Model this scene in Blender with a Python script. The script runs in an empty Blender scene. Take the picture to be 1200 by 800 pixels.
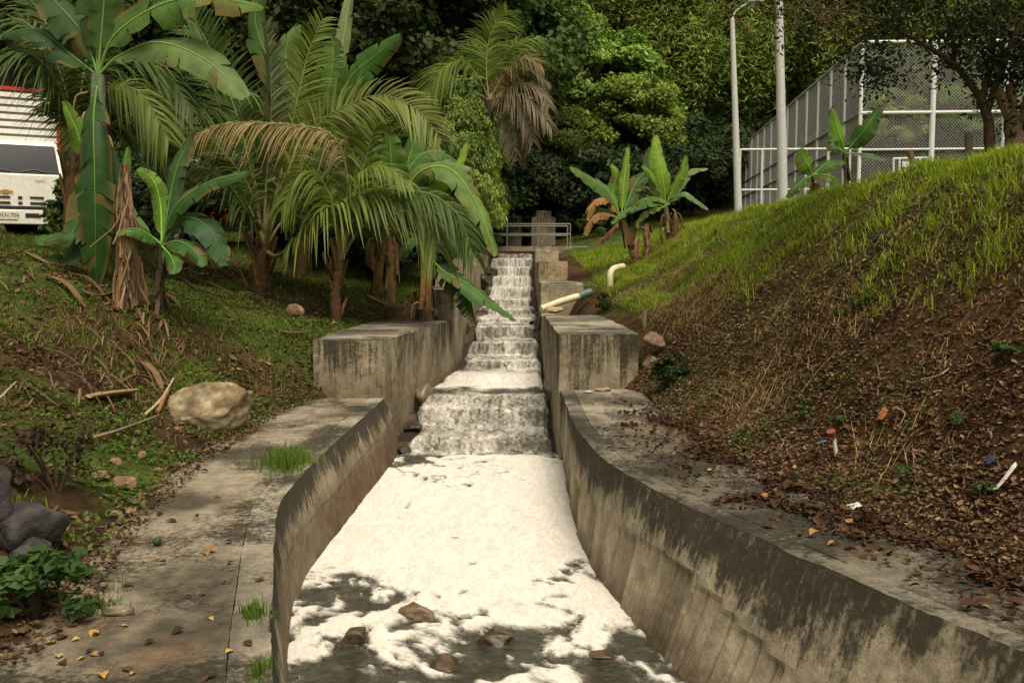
import bpy, bmesh, math, random
import numpy as np
from mathutils import Vector

R_ = math.radians
random.seed(7)
rng = np.random.default_rng(7)
scene = bpy.context.scene
COL = scene.collection

# ------------------------------------------------------------------ camera
FPX, HORIZON, CAMZ = 1100.0, 312.0, 2.6
PITCH = math.atan((400 - HORIZON) / FPX)
cam_d = bpy.data.cameras.new('camera')
cam_d.sensor_width = 36.0
cam_d.lens = 36.0 * FPX / 1200.0
cam_d.clip_start, cam_d.clip_end = 0.05, 2000
cam = bpy.data.objects.new('camera', cam_d)
COL.objects.link(cam)
cam.location = (0, 0, CAMZ)
cam.rotation_euler = (R_(90) - PITCH, 0, 0)
scene.camera = cam

# ------------------------------------------------------------------ world, sun, exposure
SUN_EL, SUN_AZ = 62.0, 158.0          # azimuth measured clockwise from +Y
world = bpy.data.worlds.new('World')
scene.world = world
world.use_nodes = True
wn, wl = world.node_tree.nodes, world.node_tree.links
wn.clear()
sky = wn.new('ShaderNodeTexSky')
sky.sky_type = 'NISHITA'
sky.sun_disc = False
sky.sun_elevation = R_(SUN_EL)
sky.sun_rotation = R_(SUN_AZ)
sky.dust_density = 4.0
sky.air_density = 0.7
sky.ozone_density = 0.6
bg = wn.new('ShaderNodeBackground')
bg.inputs['Strength'].default_value = 0.12
wo = wn.new('ShaderNodeOutputWorld')
hs = wn.new('ShaderNodeHueSaturation'); hs.inputs['Saturation'].default_value = .22      # pale clouded sky
wt = wn.new('ShaderNodeVectorMath'); wt.operation = 'MULTIPLY'; wt.inputs[1].default_value = (1.09, 1.0, .80)
wl.new(sky.outputs[0], hs.inputs['Color']); wl.new(hs.outputs[0], wt.inputs[0]); wl.new(wt.outputs[0], bg.inputs[0])
wl.new(bg.outputs[0], wo.inputs[0])
sun_d = bpy.data.lights.new('sun', 'SUN')
sun_d.energy = 2.1
sun_d.angle = R_(28)
sun_d.color = (1.0, 0.90, 0.74)
sun = bpy.data.objects.new('sun', sun_d)
COL.objects.link(sun)
sd = Vector((math.sin(R_(SUN_AZ)) * math.cos(R_(SUN_EL)), math.cos(R_(SUN_AZ)) * math.cos(R_(SUN_EL)), math.sin(R_(SUN_EL))))
sun.rotation_euler = sd.to_track_quat('Z', 'Y').to_euler()
sun.location = (6, -6, 20)
scene.view_settings.view_transform = 'Standard'
scene.view_settings.look = 'None'
scene.view_settings.exposure = 0.46
scene.view_settings.gamma = 1.0
scene.view_settings.use_curve_mapping = False
scene.cycles.use_denoising = True
scene.cycles.max_bounces = 6
scene.cycles.diffuse_bounces = 3
scene.cycles.glossy_bounces = 2
scene.cycles.transmission_bounces = 3
scene.cycles.transparent_max_bounces = 4

# ------------------------------------------------------------------ pixel helpers (1200 x 800 photograph)
def ray(px, py):
    u, v = (px - 600) / FPX, (400 - py) / FPX
    c, s = math.cos(PITCH), math.sin(PITCH)
    return np.array([u, c + v * s, -s + v * c])
def W(px, py, d):
    r = ray(px, py)
    return np.array([0, 0, CAMZ]) + r * (d / r[1])
def G(px, py, z):
    r = ray(px, py)
    return np.array([0, 0, CAMZ]) + r * ((z - CAMZ) / r[2])

# ------------------------------------------------------------------ noise
def _h(ix, iy, iz, seed):
    with np.errstate(over='ignore'):
        h = (ix.astype(np.int64) * 374761393 + iy.astype(np.int64) * 668265263 + iz.astype(np.int64) * 2147483647 + seed * 1274126177)
        h = (h ^ (h >> 13)) & 0xFFFFFFFF
        h = (h * 1274126177) & 0xFFFFFFFF
        h = h ^ (h >> 16)
    return (h & 0xFFFFFF) / float(0xFFFFFF)
def vn(x, y, z=None, seed=0):
    x = np.asarray(x, float); y = np.asarray(y, float)
    z = np.zeros_like(x) if z is None else np.asarray(z, float)
    x, y, z = np.broadcast_arrays(x, y, z)
    ix, iy, iz = np.floor(x), np.floor(y), np.floor(z)
    fx, fy, fz = x - ix, y - iy, z - iz
    fx, fy, fz = [f * f * (3 - 2 * f) for f in (fx, fy, fz)]
    r = 0
    for a in (0, 1):
        for b in (0, 1):
            for c in (0, 1):
                w = (fx if a else 1 - fx) * (fy if b else 1 - fy) * (fz if c else 1 - fz)
                r = r + w * _h(ix + a, iy + b, iz + c, seed)
    return r * 2 - 1
def fbm(x, y, z=None, o=4, seed=0):
    r, a, t = 0, 1.0, 0
    for i in range(o):
        k = 2 ** i
        r = r + a * vn(np.asarray(x) * k + 17.3 * i, np.asarray(y) * k + 9.1 * i, None if z is None else np.asarray(z) * k + 5.7 * i, seed + i)
        t += a; a *= .5
    return r / t
def sst(a, b, x):
    t = np.clip((np.asarray(x, float) - a) / (b - a), 0, 1)
    return t * t * (3 - 2 * t)
def mixc(a, b, m):
    return np.asarray(a) * (1 - m[:, None]) + np.asarray(b) * m[:, None]

# ------------------------------------------------------------------ mesh builder
class B:
    def __init__(s):
        s.v, s.c, s.f, s.n = [], [], {3: [], 4: []}, 0
    def add(s, V, F, col=(.5, .5, .5)):
        V = np.asarray(V, float).reshape(-1, 3)
        F = np.asarray(F, np.int64)
        if F.ndim == 1: F = F.reshape(1, -1)
        s.v.append(V)
        s.f[F.shape[1]].append(F + s.n)
        c = np.asarray(col, float)
        if c.ndim == 1: c = np.tile(c, (len(V), 1))
        if c.shape[1] == 3: c = np.hstack([c, np.ones((len(c), 1))])
        s.c.append(c)
        s.n += len(V)
        return s
    def build(s, name, mat, parent=None, smooth=False, kind=None):
        me = bpy.data.meshes.new(name)
        V = np.concatenate(s.v)
        if parent is not None:
            p = parent
            while p is not None:
                V = V - np.array(p.location); p = p.parent
        q = [np.concatenate(s.f[k]) if s.f[k] else np.zeros((0, k), np.int64) for k in (3, 4)]
        me.vertices.add(len(V)); me.vertices.foreach_set('co', V.astype(np.float32).ravel())
        loops = np.concatenate([q[0].ravel(), q[1].ravel()])
        tot = np.concatenate([np.full(len(q[0]), 3), np.full(len(q[1]), 4)])
        st = np.concatenate([[0], np.cumsum(tot)[:-1]])
        me.loops.add(len(loops)); me.loops.foreach_set('vertex_index', loops.astype(np.int32))
        me.polygons.add(len(tot)); me.polygons.foreach_set('loop_start', st.astype(np.int32))
        me.polygons.foreach_set('loop_total', tot.astype(np.int32))
        me.polygons.foreach_set('use_smooth', np.full(len(tot), smooth))
        a = me.color_attributes.new('col', 'FLOAT_COLOR', 'POINT')
        a.data.foreach_set('color', np.concatenate(s.c).astype(np.float32).ravel())
        me.update(); me.validate()
        me.materials.append(mat)
        o = bpy.data.objects.new(name, me)
        COL.objects.link(o)
        o.parent = parent
        if kind: o['kind'] = kind
        return o

def tag(o, label, cat=None, group=None, kind=None):
    o['label'] = label
    if cat: o['category'] = cat
    if group: o['group'] = group
    if kind: o['kind'] = kind
    return o
def empty(name, loc, label, cat, group=None):
    o = bpy.data.objects.new(name, None)
    COL.objects.link(o)
    o.location = tuple(float(q) for q in loc)
    o.empty_display_size = .2
    return tag(o, label, cat, group)
def copy_tree(o, parent=None):
    c = o.copy(); COL.objects.link(c); c.parent = parent
    for ch in list(o.children): copy_tree(ch, c)
    return c

def box(b, lo, hi, col=(.5, .5, .5)):
    (x0, y0, z0), (x1, y1, z1) = lo, hi
    V = [(x0, y0, z0), (x1, y0, z0), (x1, y1, z0), (x0, y1, z0), (x0, y0, z1), (x1, y0, z1), (x1, y1, z1), (x0, y1, z1)]
    b.add(V, [(0, 3, 2, 1), (4, 5, 6, 7), (0, 1, 5, 4), (1, 2, 6, 5), (2, 3, 7, 6), (3, 0, 4, 7)], col)
    return b
def catmull(P, n):
    P = np.asarray(P, float)
    if len(P) == 2:
        t = np.linspace(0, 1, n)[:, None]
        return P[0] * (1 - t) + P[1] * t
    Q = np.vstack([2 * P[0] - P[1], P, 2 * P[-1] - P[-2]])
    seg = np.linalg.norm(np.diff(P, axis=0), axis=1); cum = np.concatenate([[0], np.cumsum(seg)])
    out = []
    for u in np.linspace(0, cum[-1], n):
        i = min(int(np.searchsorted(cum, u, 'right') - 1), len(seg) - 1)
        t = (u - cum[i]) / max(seg[i], 1e-9)
        a, b_, c, d = Q[i], Q[i + 1], Q[i + 2], Q[i + 3]
        out.append(.5 * (2 * b_ + (c - a) * t + (2 * a - 5 * b_ + 4 * c - d) * t * t + (3 * b_ - a - 3 * c + d) * t ** 3))
    return np.array(out)
def unit(v):
    v = np.asarray(v, float)
    return v / np.maximum(np.linalg.norm(v, axis=-1, keepdims=True), 1e-9)
def tangents(P):
    return unit(np.gradient(np.asarray(P, float), axis=0))
def tube(b, P, rad, n=7, col=(.3, .3, .3), jitter=0.0):
    P = np.asarray(P, float); m = len(P)
    rad = np.broadcast_to(np.asarray(rad, float), (m,))
    T = tangents(P)
    ref = np.array([0, 0, 1.0]) if abs(T[0][2]) < .9 else np.array([1.0, 0, 0])
    N = unit(np.cross(T[0], ref)); Ns = []
    for i in range(m):
        N = unit(N - T[i] * np.dot(N, T[i])); Ns.append(N)
    Ns = np.array(Ns); Bn = np.cross(T, Ns)
    a = np.arange(n) * 2 * math.pi / n
    rr = rad[:, None] * (1 + jitter * rng.normal(size=(m, n)))
    V = P[:, None, :] + rr[..., None] * (np.cos(a)[None, :, None] * Ns[:, None, :] + np.sin(a)[None, :, None] * Bn[:, None, :])
    V = V.reshape(-1, 3)
    F = []
    for i in range(m - 1):
        for k in range(n):
            F.append((i * n + k, i * n + (k + 1) % n, (i + 1) * n + (k + 1) % n, (i + 1) * n + k))
    c = np.asarray(col, float)
    if c.ndim == 2 and len(c) == m: c = np.repeat(c, n, axis=0)
    base = b.n
    b.add(V, F, c)
    cc = c if c.ndim == 1 else c[0]
    ce = c if c.ndim == 1 else c[-1]
    b.add(np.vstack([P[0], V[:n]]), [(0, (k + 1) % n + 1, k + 1) for k in range(n)], cc)
    b.add(np.vstack([P[-1], V[-n:]]), [(0, k + 1, (k + 1) % n + 1) for k in range(n)], ce)
    return b
def gridfaces(nu, nv):
    i, j = np.meshgrid(np.arange(nu - 1), np.arange(nv - 1), indexing='ij')
    a = (i * nv + j).ravel()
    return np.stack([a, a + nv, a + nv + 1, a + 1], 1)

# ------------------------------------------------------------------ materials
def nmat(name):
    m = bpy.data.materials.new(name); m.use_nodes = True
    n, l = m.node_tree.nodes, m.node_tree.links
    n.clear()
    out = n.new('ShaderNodeOutputMaterial'); p = n.new('ShaderNodeBsdfPrincipled')
    l.new(p.outputs[0], out.inputs[0])
    return m, n, l, p, out
def attr(n, name='col'):
    a = n.new('ShaderNodeAttribute'); a.attribute_name = name; return a
def noise_node(n, l, scale, detail=4, rough=.55, vec=None, dist=0):
    t = n.new('ShaderNodeTexNoise'); t.inputs['Scale'].default_value = scale
    t.inputs['Detail'].default_value = detail; t.inputs['Roughness'].default_value = rough
    t.inputs['Distortion'].default_value = dist
    if vec is not None: l.new(vec, t.inputs['Vector'])
    return t
def mulcol(n, l, a, fac_socket, lo, hi):
    mr = n.new('ShaderNodeMapRange'); mr.inputs[3].default_value = lo; mr.inputs[4].default_value = hi
    mr.inputs[1].default_value = .3; mr.inputs[2].default_value = .7
    l.new(fac_socket, mr.inputs[0])
    v = n.new('ShaderNodeVectorMath'); v.operation = 'SCALE'
    l.new(a, v.inputs[0]); l.new(mr.outputs[0], v.inputs[3])
    return v.outputs[0]
def vcol_mat(name, rough=.9, nscale=12, lo=.7, hi=1.3, bump=.3, bscale=40, spec=.25, dist=.02, metal=0, speck=0):
    """colour from the mesh, broken up by two noises, with a fine bump"""
    m, n, l, p, out = nmat(name)
    tc = n.new('ShaderNodeTexCoord')
    a = attr(n)
    t1 = noise_node(n, l, nscale, 6, .65, tc.outputs['Object'])
    c = mulcol(n, l, a.outputs['Color'], t1.outputs[0], lo, hi)
    if speck:
        t3 = noise_node(n, l, nscale * 7, 5, .75, tc.outputs['Object'])
        c = mulcol(n, l, c, t3.outputs[0], 1 - speck, 1 + speck * .7)
        t4 = noise_node(n, l, nscale * .22, 5, .6, tc.outputs['Object'])
        c = mulcol(n, l, c, t4.outputs[0], 1 - speck * .7, 1 + speck * .6)
    l.new(c, p.inputs['Base Color'])
    p.inputs['Roughness'].default_value = rough
    p.inputs['Specular IOR Level'].default_value = spec
    p.inputs['Metallic'].default_value = metal
    if bump:
        t2 = noise_node(n, l, bscale, 5, .7, tc.outputs['Object'])
        bp = n.new('ShaderNodeBump'); bp.inputs['Strength'].default_value = bump; bp.inputs['Distance'].default_value = dist
        l.new(t2.outputs[0], bp.inputs['Height']); l.new(bp.outputs[0], p.inputs['Normal'])
    return m
def leaf_mat(name, rough=.5, trans=.35, spec=.35, stripes=0.0, randv=.0):
    m, n, l, p, out = nmat(name)
    a = attr(n)
    c = a.outputs['Color']
    if stripes:
        mm = n.new('ShaderNodeMath'); mm.operation = 'SINE'
        ms = n.new('ShaderNodeMath'); ms.operation = 'MULTIPLY'; ms.inputs[1].default_value = 420
        l.new(a.outputs['Alpha'], ms.inputs[0]); l.new(ms.outputs[0], mm.inputs[0])
        mr = n.new('ShaderNodeMapRange'); mr.inputs[1].default_value = -1; mr.inputs[2].default_value = 1
        mr.inputs[3].default_value = 1 - stripes; mr.inputs[4].default_value = 1 + stripes
        l.new(mm.outputs[0], mr.inputs[0])
        tc = n.new('ShaderNodeTexCoord')
        nz = noise_node(n, l, 5, 4, .6, tc.outputs['Object'])
        v = n.new('ShaderNodeVectorMath'); v.operation = 'SCALE'
        l.new(c, v.inputs[0]); l.new(mr.outputs[0], v.inputs[3])
        c = mulcol(n, l, v.outputs[0], nz.outputs[0], .75, 1.25)
    if randv:
        oi = n.new('ShaderNodeObjectInfo')
        hs = n.new('ShaderNodeHueSaturation')
        mr = n.new('ShaderNodeMapRange'); mr.inputs[3].default_value = 1 - randv; mr.inputs[4].default_value = 1 + randv
        mh = n.new('ShaderNodeMapRange'); mh.inputs[3].default_value = .48; mh.inputs[4].default_value = .515
        l.new(oi.outputs['Random'], mr.inputs[0]); l.new(oi.outputs['Random'], mh.inputs[0])
        l.new(mr.outputs[0], hs.inputs['Value']); l.new(mh.outputs[0], hs.inputs['Hue']); l.new(c, hs.inputs['Color'])
        c = hs.outputs[0]
    l.new(c, p.inputs['Base Color'])
    p.inputs['Roughness'].default_value = rough
    p.inputs['Specular IOR Level'].default_value = spec
    if trans:
        t = n.new('ShaderNodeBsdfTranslucent')
        tv = n.new('ShaderNodeVectorMath'); tv.operation = 'MULTIPLY'; tv.inputs[1].default_value = (1.25, 1.2, .55)
        l.new(c, tv.inputs[0]); l.new(tv.outputs[0], t.inputs['Color'])
        mx = n.new('ShaderNodeMixShader'); mx.inputs[0].default_value = trans
        l.new(p.outputs[0], mx.inputs[1]); l.new(t.outputs[0], mx.inputs[2]); l.new(mx.outputs[0], out.inputs[0])
    return m
def plain(name, col, rough=.5, metal=0, spec=.5, coat=0):
    m, n, l, p, out = nmat(name)
    tc = n.new('ShaderNodeTexCoord')
    t = noise_node(n, l, 9, 5, .6, tc.outputs['Object'])
    rgb = n.new('ShaderNodeRGB'); rgb.outputs[0].default_value = (*col, 1)
    c = mulcol(n, l, rgb.outputs[0], t.outputs[0], .86, 1.1)
    l.new(c, p.inputs['Base Color'])
    p.inputs['Roughness'].default_value = rough; p.inputs['Metallic'].default_value = metal
    p.inputs['Specular IOR Level'].default_value = spec; p.inputs['Coat Weight'].default_value = coat
    return m

def concrete_mat():
    m, n, l, p, out = nmat('concrete')
    tc = n.new('ShaderNodeTexCoord'); a = attr(n)
    def mapped(sc):
        mp = n.new('ShaderNodeMapping'); mp.inputs['Scale'].default_value = sc
        l.new(tc.outputs['Object'], mp.inputs[0]); return mp.outputs[0]
    t1 = noise_node(n, l, 8, 7, .68, tc.outputs['Object'])
    c = mulcol(n, l, a.outputs['Color'], t1.outputs[0], .62, 1.34)
    t2 = noise_node(n, l, 70, 5, .75, tc.outputs['Object'])
    c = mulcol(n, l, c, t2.outputs[0], .68, 1.26)
    drip = noise_node(n, l, 1.0, 7, .62, mapped((22, 22, 1.3)), .3)
    grain = noise_node(n, l, 24, 8, .78, tc.outputs['Object'], .5)
    mx = n.new('ShaderNodeMath'); mx.operation = 'MULTIPLY_ADD'; mx.inputs[1].default_value = .55
    mg = n.new('ShaderNodeMath'); mg.operation = 'MULTIPLY'; mg.inputs[1].default_value = .45
    l.new(grain.outputs[0], mg.inputs[0]); l.new(drip.outputs[0], mx.inputs[0]); l.new(mg.outputs[0], mx.inputs[2])
    # stain where density beats the grain
    sc = n.new('ShaderNodeMapRange'); sc.inputs[1].default_value = .30; sc.inputs[2].default_value = .70
    l.new(mx.outputs[0], sc.inputs[0])
    sb = n.new('ShaderNodeMath'); sb.operation = 'SUBTRACT'; l.new(a.outputs['Alpha'], sb.inputs[0]); l.new(sc.outputs[0], sb.inputs[1])
    fr = n.new('ShaderNodeMapRange'); fr.interpolation_type = 'SMOOTHSTEP'; fr.inputs[1].default_value = -.22; fr.inputs[2].default_value = .30
    fr.inputs[4].default_value = .93
    l.new(sb.outputs[0], fr.inputs[0])
    dk = n.new('ShaderNodeMixRGB'); dk.inputs[1].default_value = (.012, .012, .009, 1); dk.inputs[2].default_value = (.060, .052, .034, 1)
    l.new(grain.outputs[0], dk.inputs[0])
    mc = n.new('ShaderNodeMixRGB'); l.new(fr.outputs[0], mc.inputs[0]); l.new(c, mc.inputs[1]); l.new(dk.outputs[0], mc.inputs[2])
    l.new(mc.outputs[0], p.inputs['Base Color'])
    p.inputs['Roughness'].default_value = .93; p.inputs['Specular IOR Level'].default_value = .2
    bp = n.new('ShaderNodeBump'); bp.inputs['Strength'].default_value = .75; bp.inputs['Distance'].default_value = .025
    l.new(grain.outputs[0], bp.inputs['Height']); l.new(bp.outputs[0], p.inputs['Normal'])
    return m
M_CONC = concrete_mat()
M_SOIL = vcol_mat('soil', .97, 14, .5, 1.5, .9, 22, .1, .05)
M_ROCK = vcol_mat('rock', .85, 11, .6, 1.35, .8, 20, .3, .04, speck=.4)
M_WETROCK = vcol_mat('wet_rock', .35, 11, .6, 1.35, .5, 24, .5, .02)
M_BARK = vcol_mat('bark', .93, 18, .5, 1.45, .8, 30, .15, .02)
M_DRY = leaf_mat('dry_plant', .85, .15, .15)
M_LITTER = leaf_mat('leaf_litter', .75, .08, .25)
M_BANANA = leaf_mat('banana_leaf', .52, .36, .22, stripes=.12)
M_FROND = leaf_mat('palm_leaflet', .5, .3, .25)
M_RIB = vcol_mat('leaf_rib', .55, 14, .8, 1.2, .1, 40, .3)
M_GRASS = leaf_mat('grass', .55, .35, .25)
M_TREE = leaf_mat('tree_leaf', .55, .28, .25, randv=.22)
M_STEEL = vcol_mat('galvanised_steel', .55, 20, .8, 1.15, .1, 60, .5)
M_WOOD = vcol_mat('weathered_wood', .9, 16, .6, 1.35, .5, 30, .2)

# ================================================================== the canal in plan
ZL, ZR = .76, .95                       # path levels left / right
def curve_from(px, z, near, far=()):
    P = [G(x, y, z)[:2] for x, y in px]
    P = [(p[1], p[0]) for p in P] + list(near) + list(far)
    P.sort()
    return np.array(P)
LT = curve_from([(447, 468), (440, 475), (400, 510), (360, 547), (335, 575), (322, 592), (317, 660), (313, 770)], ZL, [(1.5, -.35), (-4, 1.6)])
LB = curve_from([(464, 539), (409, 610), (362, 672), (343, 708), (336, 790)], 0, [(1.5, -.15), (-4, 1.8)], [(13.3, -1.62)])
RT = curve_from([(659, 458), (675, 500), (710, 540), (794, 586), (864, 617), (1013, 684), (1200, 761)], ZR, [(1.5, 3.3), (-4, 6.0)])
RB = curve_from([(658, 531), (665, 577), (675, 629), (703, 686), (756, 748), (799, 795)], 0, [(1.5, 2.9), (-4, 5.6)])
UL = np.array([(13.1, -1.74), (14.8, -1.58), (17.8, -1.1), (21, -.99), (25, -.93), (34, -.80), (60, -.8)])
UR = np.array([(12.4, .63), (17.4, .60), (20, .62), (24, .68), (29, .72), (35, .80), (60, .8)])
def soft(tab):
    ys = np.arange(-4, 60, .1)
    v = np.interp(ys, tab[:, 0], tab[:, 1])
    k = np.ones(9) / 9
    return ys, np.convolve(np.pad(v, 4, 'edge'), k, 'valid')
_c = {}
for nm, t in (('LT', LT), ('LB', LB), ('RT', RT), ('RB', RB), ('UL', UL), ('UR', UR)):
    _c[nm] = soft(t)
def cv(nm, y): return np.interp(y, *_c[nm])
Y_BL, Y_BR = 13.05, 12.45               # where the first blocks stand on the paths
def inner_l(y): return np.where(y < Y_BL, cv('LT', y), cv('UL', y))
def inner_r(y): return np.where(y < Y_BR, cv('RT', y), cv('UR', y))
LO = curve_from([(330, 478), (250, 525), (180, 580), (150, 620), (110, 650), (95, 690), (70, 730), (0, 770)], ZL, [(2.5, -2.6), (-4, -1.5)], [(13.0, -2.75), (17.8, -2.7), (18.6, -1.9), (24, -1.75), (60, -1.75)])
RO = curve_from([(750, 455), (790, 500), (860, 540), (950, 580), (1200, 690)], ZR, [(2.0, 4.3), (-4, 7.5)], [(13, 1.72), (17.4, 1.65), (18.5, 1.5), (24, 1.5), (60, 1.6)])
_c['LO'], _c['RO'] = soft(LO), soft(RO)

# ------------------------------------------------------------------ terrain heights
OG = np.concatenate([np.linspace(0, 12, 121), np.linspace(12.5, 120, 60)])
def table(stations):
    ys = np.array([s[0] for s in stations])
    T = np.array([np.interp(OG, [p[0] for p in s[1]], [p[1] for p in s[1]]) for s in stations])
    # round the corners of each profile
    k = np.ones(5) / 5
    for i in range(len(T)):
        T[i, :119] = np.convolve(np.pad(T[i], 2, 'edge'), k, 'valid')[:119]
    return ys, T
TL = table([
    (-4, [(0, .72), (.6, .95), (1.9, 1.6), (5, 2.9), (9, 3.6), (40, 4.6), (120, 9)]),
    (7, [(0, .72), (.6, .92), (1.9, 1.55), (5, 2.85), (9, 3.6), (40, 4.6), (120, 9)]),
    (11, [(0, .72), (.7, .98), (1.9, 1.6), (5, 2.9), (8, 3.5), (40, 4.6), (120, 9)]),
    (12.9, [(0, .74), (.5, 1.2), (1.2, 1.7), (2.4, 2.15), (5, 2.85), (9, 3.2), (40, 3.8), (120, 9)]),
    (13.6, [(0, 1.45), (.5, 1.6), (2, 2.0), (5, 2.85), (9, 3.15), (40, 3.6), (120, 9)]),
    (17, [(0, 1.55), (1.0, 1.75), (2.2, 2.1), (5, 2.75), (8, 3.08), (12, 3.2), (40, 3.6), (120, 9)]),
    (20, [(0, 1.9), (2, 2.2), (4, 2.65), (7, 3.1), (11, 3.25), (40, 3.6), (120, 9)]),
    (26, [(0, 2.55), (2, 2.85), (4, 3.1), (8, 3.3), (14, 3.35), (40, 3.8), (120, 10)]),
    (35, [(0, 3.15), (3, 3.5), (8, 3.8), (14, 4.0), (40, 6), (120, 14)]),
    (46, [(0, 3.6), (4, 4.6), (14, 6), (40, 10), (120, 20)]),
    (60, [(0, 6), (4, 7.5), (20, 11), (120, 28)]),
    (130, [(0, 38), (120, 50)])])
TR = table([
    (-4, [(0, .9), (.5, 1.15), (1.3, 1.9), (2.6, 3.4), (3.3, 3.8), (8, 4.3), (40, 5), (120, 9)]),
    (4.5, [(0, .9), (.5, 1.12), (1.3, 1.9), (2.6, 3.3), (3.3, 3.7), (8, 4.2), (40, 5), (120, 9)]),
    (9, [(0, .9), (.6, 1.15), (1.4, 2.0), (2.5, 3.25), (3.1, 3.65), (8, 4.1), (40, 5), (120, 9)]),
    (12.2, [(0, .92), (.3, 1.2), (1, 1.95), (2.2, 3.1), (2.9, 3.65), (8, 4.1), (40, 5), (120, 9)]),
    (14, [(0, 1.55), (1, 2.15), (2.2, 3.15), (2.9, 3.65), (8, 4.1), (40, 5), (120, 9)]),
    (17.5, [(0, 1.66), (1, 2.15), (2.2, 3.15), (3, 3.65), (8, 4.2), (40, 5), (120, 9)]),
    (22, [(0, 2.25), (1.5, 2.65), (2.6, 3.4), (3.4, 3.7), (8, 4.3), (40, 5.2), (120, 9)]),
    (30, [(0, 2.85), (2, 3.2), (3, 3.6), (4.2, 3.9), (8, 4.5), (40, 5.5), (120, 10)]),
    (36, [(0, 3.2), (3, 3.7), (8, 4.5), (40, 5.5), (120, 12)]),
    (48, [(0, 4), (4, 4.9), (14, 5.0), (40, 6), (120, 14)]),
    (62, [(0, 6.5), (4, 8), (20, 9), (120, 22)]),
    (130, [(0, 38), (120, 46)])])
def look(tab, y, o):
    ys, T = tab
    i = np.clip(np.searchsorted(ys, y, 'right') - 1, 0, len(ys) - 2)
    t = np.clip((y - ys[i]) / (ys[i + 1] - ys[i]), 0, 1)
    oi = np.interp(o, OG, np.arange(len(OG)))
    j = np.clip(oi.astype(int), 0, len(OG) - 2); u = oi - j
    a = T[i, j] * (1 - u) + T[i, j + 1] * u
    b = T[i + 1, j] * (1 - u) + T[i + 1, j + 1] * u
    return a * (1 - t) + b * t
def hz(x, y):
    x = np.atleast_1d(np.asarray(x, float)); y = np.atleast_1d(np.asarray(y, float))
    lo, ro = np.interp(y, *_c['LO']), np.interp(y, *_c['RO'])
    ol, orr = lo - x, x - ro
    zl = look(TL, y, np.maximum(ol, 0)); zr = look(TR, y, np.maximum(orr, 0))
    li, ri = inner_l(y), inner_r(y)
    inside_l = zl - .05 - sst(0, 1, (x - lo) / np.maximum(li - lo, .05)) * np.where(y < 36, 1.6, 0)
    inside_r = zr - .05 - sst(0, 1, (ro - x) / np.maximum(ro - ri, .05)) * np.where(y < 36, 1.6, 0)
    mid = np.minimum(zl, zr) - 1.65
    mid = np.where(y > 36, np.minimum(zl, zr) - 1.65 * (1 - sst(36, 40, y)), mid)
    z = np.where(ol >= 0, zl, np.where(orr >= 0, zr, np.where(x < li, inside_l, np.where(x > ri, inside_r, mid))))
    w = np.where((ol > 0) | (orr > 0), sst(0, .8, np.maximum(ol, orr)), 0)
    amp = .10 + .10 * sst(6, 20, np.abs(x))
    return z + w * (amp * fbm(x * .9, y * .9, None, 4, 3) + .045 * fbm(x * 4.5, y * 4.5, None, 3, 9))
def hz1(x, y): return float(hz(x, y)[0])

def hit(px, py, d0=4, d1=40, step=.04):
    """where the line of sight through a pixel first meets the ground"""
    dd = np.arange(d0, d1, step); r_ = ray(px, py)
    Q = np.array([0, 0, CAMZ]) + r_[None] * (dd / r_[1])[:, None]
    g = hz(Q[:, 0], Q[:, 1]); k = np.nonzero(Q[:, 2] < g)[0]
    i = k[0] if len(k) else len(dd) - 1
    return np.array([Q[i, 0], Q[i, 1], g[i]])

def ramp_axis(lo, hi, dense_lo, dense_hi, step, grow):
    a = list(np.arange(dense_lo, dense_hi, step)); s = step; v = a[-1]
    while v < hi: s *= grow; v += s; a.append(v)
    s = step; v = a[0]; left = []
    while v > lo: s *= grow; v -= s; left.append(v)
    return np.array(left[::-1] + a)
gx = ramp_axis(-150, 150, -7.5, 7.5, .085, 1.09)
gy = ramp_axis(-6, 170, 2.5, 24, .085, 1.05)
X, Y = np.meshgrid(gx, gy, indexing='ij')
Z = hz(X.ravel(), Y.ravel())
xf, yf = X.ravel(), Y.ravel()
nz = fbm(xf * .8, yf * .8, None, 4, 21)
soil = mixc((.038, .023, .012), (.078, .047, .024), sst(-.4, .5, fbm(xf * 2.5, yf * 2.5, None, 4, 5)))
green = mixc((.040, .062, .012), (.075, .10, .020), sst(-.3, .4, fbm(xf * 3, yf * 3, None, 3, 6)))
offr = xf - np.interp(yf, *_c['RO']); offl = np.interp(yf, *_c['LO']) - xf
gm = np.zeros_like(xf)
gm = np.where(offr > 0, sst(1.5, 2.3, offr + nz * .8 + sst(11, 17, yf) * 1.9 - .3), gm)
gm = np.where(offl > 0, sst(-.1, .25, nz + .05), gm)
gm *= np.where(yf > 38, .5, 1)
soil = np.where((offr > 0)[:, None], soil * np.array((1.15, 1.0, .95)), soil)
gc = mixc(soil, green, np.zeros(1)) if False else soil * (1 - gm[:, None]) + green * gm[:, None]
ground = B().add(np.stack([xf, yf, Z], 1), gridfaces(len(gx), len(gy)), gc).build('ground', M_SOIL, smooth=True)
tag(ground, 'brown earth banks rising on both sides of the canal', kind='structure')

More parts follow.
